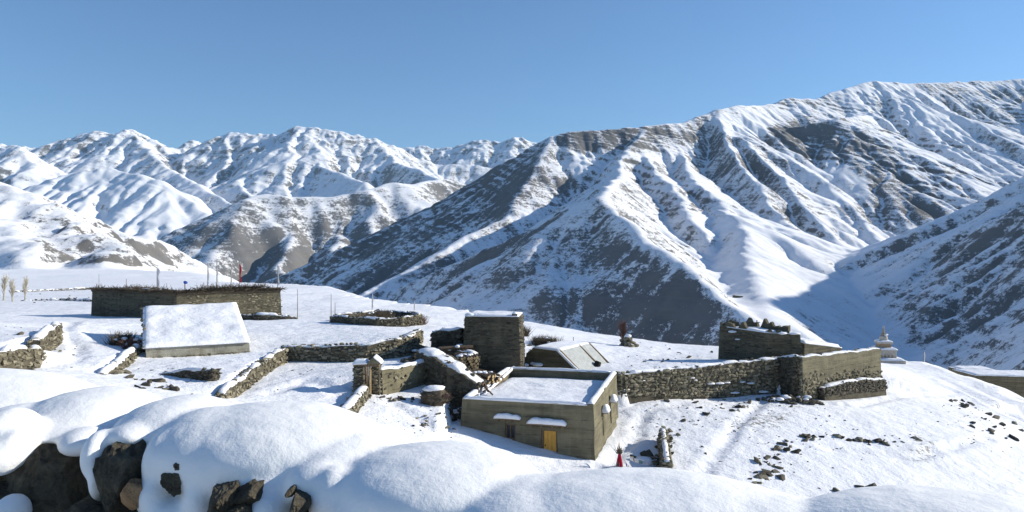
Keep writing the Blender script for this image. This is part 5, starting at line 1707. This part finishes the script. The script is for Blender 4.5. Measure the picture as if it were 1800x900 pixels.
def cairn():
    p = on_ground(1102, 613, 74.0)
    root = empty('stone_heap', p)
    tag(root, 'small snow capped stone heap under the bare reddish tree', 'stone heap')
    rng = random.Random(4)
    for k in range(34):
        lv = k // 9
        a = rng.uniform(0, 6.28); r = (1.0 - lv * .24) * math.sqrt(rng.random())
        o = bpy.data.objects.new('stone', rng.choice(STONES)); col.objects.link(o); o.parent = root
        o.location = (math.cos(a) * r, math.sin(a) * r, .1 + lv * .22)
        o.rotation_euler = (rng.uniform(-.4, .4), rng.uniform(-.4, .4), rng.uniform(0, 6))
        o.scale = (.34, .3, .24)
    snow_lumps('snow_cap', [((.1, 0, 1.0), .4)], root, 3, .5)
cairn()

# ---- poles and prayer flags
def flag_pole(label, px, p_top, p_foot, Y, mat, w=0.16, cloth=0.75, lean=0.0, foot_z=None, name='prayer_flag_pole', cat='flag pole', seed=0):
    a, b = P(px, p_foot, Y), P(px, p_top, Y)
    root = empty(name, a)
    tag(root, label, cat, 'poles around the long house')
    h = b.z - a.z
    bm = bmesh.new(); tube(bm, [(0, 0, -.25), (lean * h * .5, 0, h * .5), (lean * h, 0, h)], [.045, .036, .022], 6)
    from_bm('pole', bm, M_WOOD, root)
    if mat is not None:
        bm = bmesh.new()
        n = 10
        L, R = [], []
        for i in range(n + 1):
            z = h * (0.97 - cloth * i / n)
            s = math.sin(i * 1.1 + seed) * .04
            L.append(bm.verts.new((lean * z + .02, s, z))); R.append(bm.verts.new((lean * z + .02 + w * (1 + .25 * math.sin(i * .9 + seed)), s * 1.8 + .03, z - .03)))
        for i in range(n): bm.faces.new([L[i], R[i], R[i + 1], L[i + 1]])
        bmesh.ops.solidify(bm, geom=bm.faces, thickness=.012)
        from_bm('flag', bm, mat, root)
for k, q in enumerate([
        ('thin pole with a white flag on the left part of the long house roof', 276, 470, 513, 84, M_CLOTHWHITE, .20),
        ('short bare post on the left end of the long house roof', 222, 490, 514, 84, None, .1),
        ('tall thin white flag pole behind the middle of the long house', 365, 462, 510, 88, M_CLOTHWHITE, .12),
        ('tallest thin white flag pole behind the long house', 381, 455, 508, 92, M_CLOTHWHITE, .10),
        ('thin white flag pole left of the red flag', 406, 464, 506, 92, M_CLOTHWHITE, .08),
        ('pole with a narrow red prayer flag behind the long house', 421, 463, 506, 90, M_RED, .15),
        ('white flag pole at the right end of the long house', 488, 466, 511, 88, M_CLOTHWHITE, .16),
        ('bare post in the snow right of the long house', 523, 508, 566, 79, None, .1),
        ('bare post at the left end of the sheep pen', 582, 516, 572, 70.5, None, .1),
        ('short post just right of the sheep pen post', 589, 532, 568, 71.5, None, .1),
        ('small pole with pale flag behind the sheep pen', 654, 515, 548, 88, M_CLOTHWHITE, .12),
        ('thin pole on the snow edge above the sheep pen', 728, 528, 545, 105, M_CLOTHWHITE, .08),
        ('short post behind the greenhouse shed', 1008, 592, 612, 66, None, .12),
        ('thin pole with pale flag on the slope right of the stupa', 1624, 618, 648, 92, M_CLOTHWHITE, .14),
        ('thin pole at the left edge of the long house', 174, 482, 505, 140, None, .1)]):
    flag_pole(*q, seed=k)

def blue_bundle():
    p = P(325, 508, 83)
    root = empty('cloth_bundle', (p.x, p.y, -3.82))
    tag(root, 'dark blue cloth bundle on a stake on the long house roof', 'bundle')
    bm = bmesh.new(); tube(bm, [(0, 0, -.1), (0, 0, .9)], [.06, .05], 6); from_bm('stake', bm, M_WOOD, root)
    bm = bmesh.new(); bmesh.ops.create_icosphere(bm, subdivisions=3, radius=.2)
    for v in bm.verts:
        v.co = Vector((v.co.x * 1.2, v.co.y, v.co.z * .9)) * (1 + .3 * mnoise.noise(v.co * 4)) + Vector((.05, 0, .85))
    from_bm('cloth', bm, M_BLUE, root, True)
blue_bundle()

def prayer_bundle():
    p = on_ground(1089, 826, 41.4)
    root = empty('prayer_flag_bundle', p)
    tag(root, 'bundle of twigs wrapped in red cloth with trailing prayer flags beside the mud house', 'prayer flags')
    bm = bmesh.new(); tube(bm, [(0, 0, -.2), (.02, 0, .7), (-.03, 0, 1.35)], [.05, .045, .025], 7); from_bm('pole', bm, M_WOODPALE, root)
    twigs('twigs', [(Vector((0, 0, .75)), .14)], 60, .5, M_TWIG, root, 2, .9, .014)
    def skirt(mat, r0, r1, z0, z1, ph, a0=0, a1=6.283, name='cloth'):
        bm = bmesh.new(); n = 22; rows = []
        for j in range(6):
            t = j / 5
            rows.append([bm.verts.new(((r0 + (r1 - r0) * t) * (1 + .16 * t * math.sin(5 * a + ph)) * math.cos(a), (r0 + (r1 - r0) * t) * (1 + .16 * t * math.sin(5 * a + ph)) * math.sin(a), z1 + (z0 - z1) * t)) for a in np.linspace(a0, a1, n)])
        for A, B in zip(rows[:-1], rows[1:]):
            for k in range(n - 1): bm.faces.new([A[k], A[k + 1], B[k + 1], B[k]])
        bmesh.ops.solidify(bm, geom=bm.faces, thickness=.012)
        from_bm(name, bm, mat, root)
    skirt(M_RED, .07, .20, .02, .78, 0)
    skirt(M_TEAL, .08, .20, -.02, .5, 1.2, -1.2, .6)
    skirt(M_TEAL, .10, .24, -.02, .45, 2.2, 3.2, 4.6)
    a = Vector((0.05, 0, .9))
    for k, (e, mts) in enumerate([((.75, -.5, .02), (M_CLOTHWHITE, M_BLUE, M_CLOTHWHITE, M_RED, M_TEAL)), ((2.2, .6, .25), (M_CLOTHWHITE, M_CLOTHWHITE, M_TEAL, M_CLOTHWHITE))]):
        e = Vector(e)
        bm = bmesh.new(); pts = [a.lerp(e, i / 8) - Vector((0, 0, .25 * math.sin(math.pi * i / 8))) for i in range(9)]
        tube(bm, pts, [.012] * 9, 4); from_bm('string', bm, M_CLOTHWHITE, root)
        for i, mt in enumerate(mts):
            q0, q1 = pts[i + 2], pts[i + 3]
            w = (q1 - q0) * .8
            bm = bmesh.new(); quad(bm, q0, q0 + w, q0 + w + Vector((.02, -.03, -.2)), q0 + Vector((.02, -.03, -.2)))
            bmesh.ops.solidify(bm, geom=bm.faces, thickness=.006)
            from_bm('flag', bm, mt, root)
prayer_bundle()

def far_hut():
    p = P(1297, 514, 1210)
    MX, MY, MZ = MASSIF_GRID
    p.z = float(MZ[np.argmin(np.abs(MY[:, 0] - p.y)), np.argmin(np.abs(MX[0] - p.x))])
    root = empty('far_hut', p)
    tag(root, 'tiny dark hut alone on the white ridge across the gorge', 'hut')
    bm = bmesh.new()
    hexa(bm, [(-8, -4, -6), (8, -4, -6), (8, 4, -6), (-8, 4, -6)], [(-7.5, -3.6, 4), (7.5, -3.6, 2.6), (7.5, 3.6, 2.6), (-7.5, 3.6, 4)])
    from_bm('wall', bm, M_EARTH_DK, root)
    snow_sheet('roof_snow', [(-7, -3.2, 4), (7, -3.2, 2.6), (7, 3.4, 2.6), (-7, 3.4, 4)], .5, parent=root, n=5)
far_hut()

# ---- broken slabs in the snow beside the prayer flags
def slab_heap():
    p = on_ground(1132, 815, 42.6)
    root = empty('slab_heap', p)
    tag(root, 'heap of grey stone slabs half under snow beside the narrow wall end', 'stone heap')
    rng = random.Random(8)
    for k, (x, y, z, s) in enumerate([(-.55, .2, .15, .35), (.35, .9, .25, .5), (.62, .3, .2, .42), (.66, -.3, .15, .4), (.2, 1.2, .2, .3)]):
        bm = bmesh.new(); bmesh.ops.create_cube(bm, size=1.0)
        for v in bm.verts: v.co = Vector((v.co.x * s * 1.3, v.co.y * s, v.co.z * .12)) * (1 + rng.uniform(-.12, .12))
        o = from_bm('slab', bm, M_STONE_DK, root)
        o.location = (x, y, z); o.rotation_euler = (rng.uniform(.2, .6), rng.uniform(-.5, .1), rng.uniform(0, 3))
    snow_lumps('snow_mound', [((.05, .2, .05), .6)], root, 9, .45)
slab_heap()

# ---- collapsed rubble between the storehouse, the tower and the shed
def rubble_heap(label, px, py, Y, rx, ry, h, n, seed, size=.3):
    p = on_ground(px, py, Y)
    root = empty('rubble_heap', p)
    tag(root, label, 'rubble')
    rng = random.Random(seed)
    items = []
    for k in range(n):
        a = rng.uniform(0, 6.28); r = math.sqrt(rng.random())
        x, y = math.cos(a) * r * rx, math.sin(a) * r * ry
        z = h * (1 - r) ** .8 * rng.uniform(.5, 1.0) + gz(p.x + x, p.y + y) - p.z
        s = size * rng.uniform(.5, 1.3)
        M = Matrix.Translation((x, y, z)) @ Matrix.Rotation(rng.uniform(0, 6), 4, 'Z') @ Matrix.Rotation(rng.uniform(-.6, .6), 4, 'X') @ Matrix.Diagonal((s, s * .8, s * .6, 1))
        items.append((s, M))
    items.sort(key=lambda q: -q[0])
    for s, M in items[:24]:
        o = bpy.data.objects.new('stone', rng.choice(STONES_DK)); col.objects.link(o); o.parent = root; o.matrix_basis = M
    joined_stones('small_stones', [(rng.choice(STONES_DK), M) for s, M in items[24:]], M_STONE_DK, root)
    snow_lumps('snow_patch', [((rng.uniform(-rx, rx) * .7, rng.uniform(-ry, ry) * .6, h * rng.uniform(.3, .75)), rng.uniform(.18, .4)) for _ in range(9)], root, seed, .4)
rubble_heap('dark rubble heap with snow on top of the storehouse, left of the tower', 790, 634, 52.0, 2.4, 1.6, .9, 150, 1)
rubble_heap('dark rubble heap at the right foot of the tower', 932, 646, 58.5, 1.2, 2.0, 1.3, 110, 2)
rubble_heap('rubble heap between the mud house roof and the storehouse', 848, 684, 48.6, 1.4, 1.2, .8, 90, 3, .24)
rubble_heap('snowy rubble heap where the retaining wall meets the storehouse', 752, 612, 56.0, 1.8, 1.5, .7, 90, 4)
rubble_heap('rubble heap on the terrace step behind the gate', 745, 640, 51.5, 1.6, 1.2, .7, 80, 6)
rubble_heap('rubble heap at the foot of the shaded storehouse wall', 815, 706, 45.8, 1.5, .8, .6, 70, 7, .24)
rubble_heap('low rubble at the foot of the long wall bend', 1388, 700, 57.6, 2.6, .9, .45, 80, 5, .26)

# ---- gravel and crumbs of earth that show through thin snow
def gravel():
    rng = random.Random(77)
    items = []
    for cx, cy, rx, ry, Y0, Y1, n in [(1250, 712, 190, 26, 50, 58, 420), (1180, 640, 90, 14, 58, 72, 120), (1360, 800, 70, 60, 41, 50, 260), (1700, 740, 110, 70, 52, 72, 260), (720, 725, 90, 40, 38.5, 45, 240), (1130, 790, 70, 45, 41, 50, 160),
                                      (1530, 785, 110, 25, 46, 53, 180), (310, 670, 110, 35, 38, 45, 200), (60, 615, 80, 35, 36, 50, 160), (110, 520, 110, 14, 110, 170, 120), (960, 620, 50, 25, 58, 72, 120), (560, 660, 80, 30, 41, 51, 80), (1450, 745, 120, 40, 47, 57, 120)]:
        for _ in range(int(n * .2)):
            Y = rng.uniform(Y0, Y1)
            px = cx + rng.gauss(0, .5) * rx
            x = (px - 900) / FPX * Y
            z = gz(x, Y)
            if abs(450 - z / Y * FPX - cy) > ry * 1.6: continue
            s = rng.uniform(.03, .085) * (Y / 50)
            items.append((rng.choice(STONES_DK), Matrix.Translation((x, Y, z + s * .25)) @ Matrix.Rotation(rng.uniform(0, 6), 4, 'Z') @ Matrix.Diagonal((s * rng.uniform(.8, 1.8), s, s * .6, 1))))
    o = joined_stones('gravel', items, M_STONE_DK, None)
    tag(o, 'small stones and clods scattered over the thin snow', kind='stuff')
gravel()
# ================================================================== FOREGROUND WALL UNDER DEEP SNOW
def foreground():
    base = Vector((0.0, 3.0, -1.7))
    root = empty('foreground_wall', base)
    tag(root, 'boulder wall in the foreground under thick rounded pillows of snow', 'stone wall')
    rng = random.Random(21)
    # boulders: (pixel x, pixel y of the centre, half width px, half height px, distance)
    m = NT('dark boulder')
    p = m.pos()
    n1 = m.noise(p, 9, 9, 0.72, 0.4); n2 = m.noise(p, 55, 6, 0.75); n3 = m.noise(p, 2.2, 3, 0.5, 0.6)
    c = m.ramp(n1, [(0.3, (0.045, 0.040, 0.030)), (0.46, (0.12, 0.103, 0.074)), (0.60, (0.21, 0.18, 0.125)), (0.74, (0.36, 0.31, 0.225))])
    c = m.mix(m.math('MULTIPLY', m.smooth(n2, 0.56, 0.72), 0.5), c, (0.16, 0.15, 0.125))
    m_b = m.done(c, 0.9, m.bump(m.math('ADD', n1, m.math('MULTIPLY', n2, 0.4)), 1.0, 0.09))
    m = NT('ochre stone')
    p = m.pos()
    n1 = m.noise(p, 10, 6, 0.65)
    m_o = m.done(m.ramp(n1, [(0.3, (0.13, 0.08, 0.045)), (0.5, (0.32, 0.19, 0.095)), (0.7, (0.46, 0.30, 0.17))]), 0.9, m.bump(n1, 0.8, 0.03))
    def boulder(px, py, hw, hh, Y, dp, mat, seed):
        q = P(px, py, Y) - base
        rx, rz = hw / FPX * Y, hh / FPX * Y
        bm = bmesh.new()
        bmesh.ops.create_icosphere(bm, subdivisions=5, radius=1.0)
        off = Vector((seed * 3.1, seed * 1.7, 0))
        r_ = random.Random(seed)
        planes = []
        for _ in range(11):
            pn = Vector((r_.gauss(0, 1), r_.gauss(0, 1) - .5, r_.gauss(0, 1))).normalized()
            planes.append((pn, r_.uniform(.72, .98)))
        for v in bm.verts:
            d = v.co.normalized()
            s = d / max(abs(d.x), abs(d.y), abs(d.z)) ** 0.62
            k = 1 + .16 * mnoise.noise(d * 1.6 + off) + .10 * mnoise.noise(d * 3.7 + off) + .05 * mnoise.noise(d * 8 + off)
            s = s * k
            for pn, ph in planes:                       # broken faces
                ex = s.dot(pn) - ph
                if ex > 0: s = s - pn * ex * .93
            s = s + d * (.05 * mnoise.noise(d * 7 + off) + .03 * mnoise.noise(d * 15 + off) + .018 * mnoise.noise(d * 32 + off))
            v.co = Vector((s.x * rx, s.y * dp, s.z * rz)) + q
        return from_bm('stone', bm, mat, root, False)
    for k, b in enumerate([
            (108, 850, 62, 84, 3.74, .26, m_b), (236, 848, 48, 74, 3.57, .24, m_b), (322, 838, 22, 24, 3.40, .16, m_b), (340, 812, 18, 24, 3.42, .14, m_b), (412, 872, 32, 40, 3.27, .2, m_b), (448, 862, 30, 22, 3.24, .16, m_b), (430, 900, 40, 24, 3.2, .16, m_b), (534, 880, 18, 20, 3.13, .16, m_b), (516, 860, 9, 8, 3.15, .08, m_b),
            (20, 880, 70, 34, 3.7, .25, m_b), (165, 915, 60, 40, 3.5, .25, m_b), (300, 930, 90, 45, 3.4, .25, m_b), (-60, 850, 60, 60, 3.9, .3, m_b),
            (236, 868, 21, 24, 3.34, .06, m_o), (600, 960, 120, 60, 3.2, .3, m_b), (820, 985, 130, 60, 2.95, .3, m_b), (1080, 1010, 160, 60, 2.75, .3, m_b), (1380, 1040, 170, 60, 2.6, .3, m_b), (1680, 1050, 170, 60, 2.5, .3, m_b)]):
        boulder(*b, seed=k + 1)
    # hidden courses of the wall under the snow and down to the ground
    for k in range(16):
        u = k / 15
        px = -120 + 1950 * u
        Y = 4.35 - 1.75 * min(1, u * 1.1)
        q = P(px, 905 + 60 * u, Y + .25)
        boulder(px, 925 + 150 * u + (k % 2) * 25, 95, 75, Y + .22, .34, m_b, 30 + k)
    # snow pillows: (px, py of the centre, half width px, half height px, distance, half depth)
    P_ = [(-40, 735, 240, 84, 4.75, .62), (165, 742, 122, 58, 4.2, .46), (45, 762, 85, 52, 4.05, .36), (315, 752, 100, 54, 3.95, .42), (480, 792, 205, 82, 3.72, .50), (390, 786, 120, 68, 3.7, .42), (600, 806, 130, 58, 3.66, .45),
          (770, 852, 185, 64, 3.28, .46), (880, 880, 100, 50, 3.15, .4), (690, 870, 110, 56, 3.3, .42), (1130, 926, 330, 84, 2.92, .48), (950, 918, 170, 66, 2.95, .42), (1330, 944, 180, 66, 2.8, .42), (1690, 960, 320, 76, 2.6, .5), (1500, 985, 150, 60, 2.65, .4),
          # tongues that hang down between the stones
          (18, 762, 50, 46, 3.66, .18), (8, 800, 28, 36, 3.52, .12), (34, 786, 22, 34, 3.56, .12), (178, 800, 26, 46, 3.56, .14), (180, 842, 17, 40, 3.50, .10), (150, 776, 40, 24, 3.7, .16), (292, 812, 34, 56, 3.50, .16), (282, 872, 36, 44, 3.42, .14), (318, 900, 60, 28, 3.36, .14),
          (385, 822, 40, 56, 3.42, .16), (360, 880, 32, 52, 3.36, .14), (478, 902, 44, 42, 3.22, .14), (480, 850, 80, 34, 3.36, .18), (590, 880, 46, 60, 3.20, .16), (560, 846, 60, 36, 3.28, .16), (20, 905, 26, 38, 3.42, .12), (330, 778, 60, 26, 3.55, .15), (235, 764, 42, 20, 3.62, .14), (110, 760, 60, 14, 3.8, .18)]
    bm = bmesh.new()
    for px, py, hw, hh, Y, dp in P_:
        q = P(px, py, Y) - base
        r = bmesh.ops.create_icosphere(bm, subdivisions=3, radius=1.0)
        for v in r['verts']:
            v.co = Vector((v.co.x * hw / FPX * Y, v.co.y * dp, v.co.z * hh / FPX * Y)) + q
    me = bpy.data.meshes.new('tmp'); bm.to_mesh(me); bm.free()
    t = bpy.data.objects.new('tmp', me); col.objects.link(t)
    md = t.modifiers.new('r', 'REMESH'); md.mode = 'VOXEL'; md.voxel_size = 0.013
    sm = t.modifiers.new('s', 'SMOOTH'); sm.iterations = 24; sm.factor = 0.5
    dg = bpy.context.evaluated_depsgraph_get()
    me2 = bpy.data.meshes.new_from_object(t.evaluated_get(dg))
    bpy.data.objects.remove(t); bpy.data.meshes.remove(me)
    co = np.empty(len(me2.vertices) * 3, np.float32); me2.vertices.foreach_get('co', co)
    co = co.reshape(-1, 3)
    co[:, 2] += 0.012 * fbm(co[:, 0] * 2.3, co[:, 1] * 2.3 + co[:, 2], 3, 301)
    me2.vertices.foreach_set('co', co.ravel()); me2.update()
    me2.name = 'snow_pillow'
    m = NT('deep soft snow')
    p = m.pos()
    n1 = m.noise(p, 5.0, 6, 0.65); n2 = m.noise(p, 120.0, 4, 0.8)
    m.bsdf.inputs['Subsurface Weight'].default_value = 0.0
    mat = m.done(m.mix(n1, (0.91, 0.905, 0.89), (0.86, 0.855, 0.84)), 0.7, m.bump(m.math('ADD', n1, m.math('MULTIPLY', n2, 0.05)), 0.38, 0.04))
    link('snow_pillow', me2, mat, root, True)
foreground()

# ================================================================== AIR
def haze():
    bm = bmesh.new()
    box(bm, -14000, 9000, -800, 16500, -480, 2700)
    m = bpy.data.materials.new('thin blue air'); m.use_nodes = True
    nt = m.node_tree
    nt.nodes.remove(nt.nodes['Principled BSDF'])
    v = nt.nodes.new('ShaderNodeVolumePrincipled')
    v.inputs['Color'].default_value = (0.45, 0.72, 1.0, 1)
    v.inputs['Density'].default_value = 1.7e-5
    v.inputs['Anisotropy'].default_value = 0.1
    nt.links.new(v.outputs[0], nt.nodes['Material Output'].inputs['Volume'])
    o = from_bm('haze', bm, m)
    tag(o, 'thin bluish mountain air over the whole valley', kind='stuff')
haze()
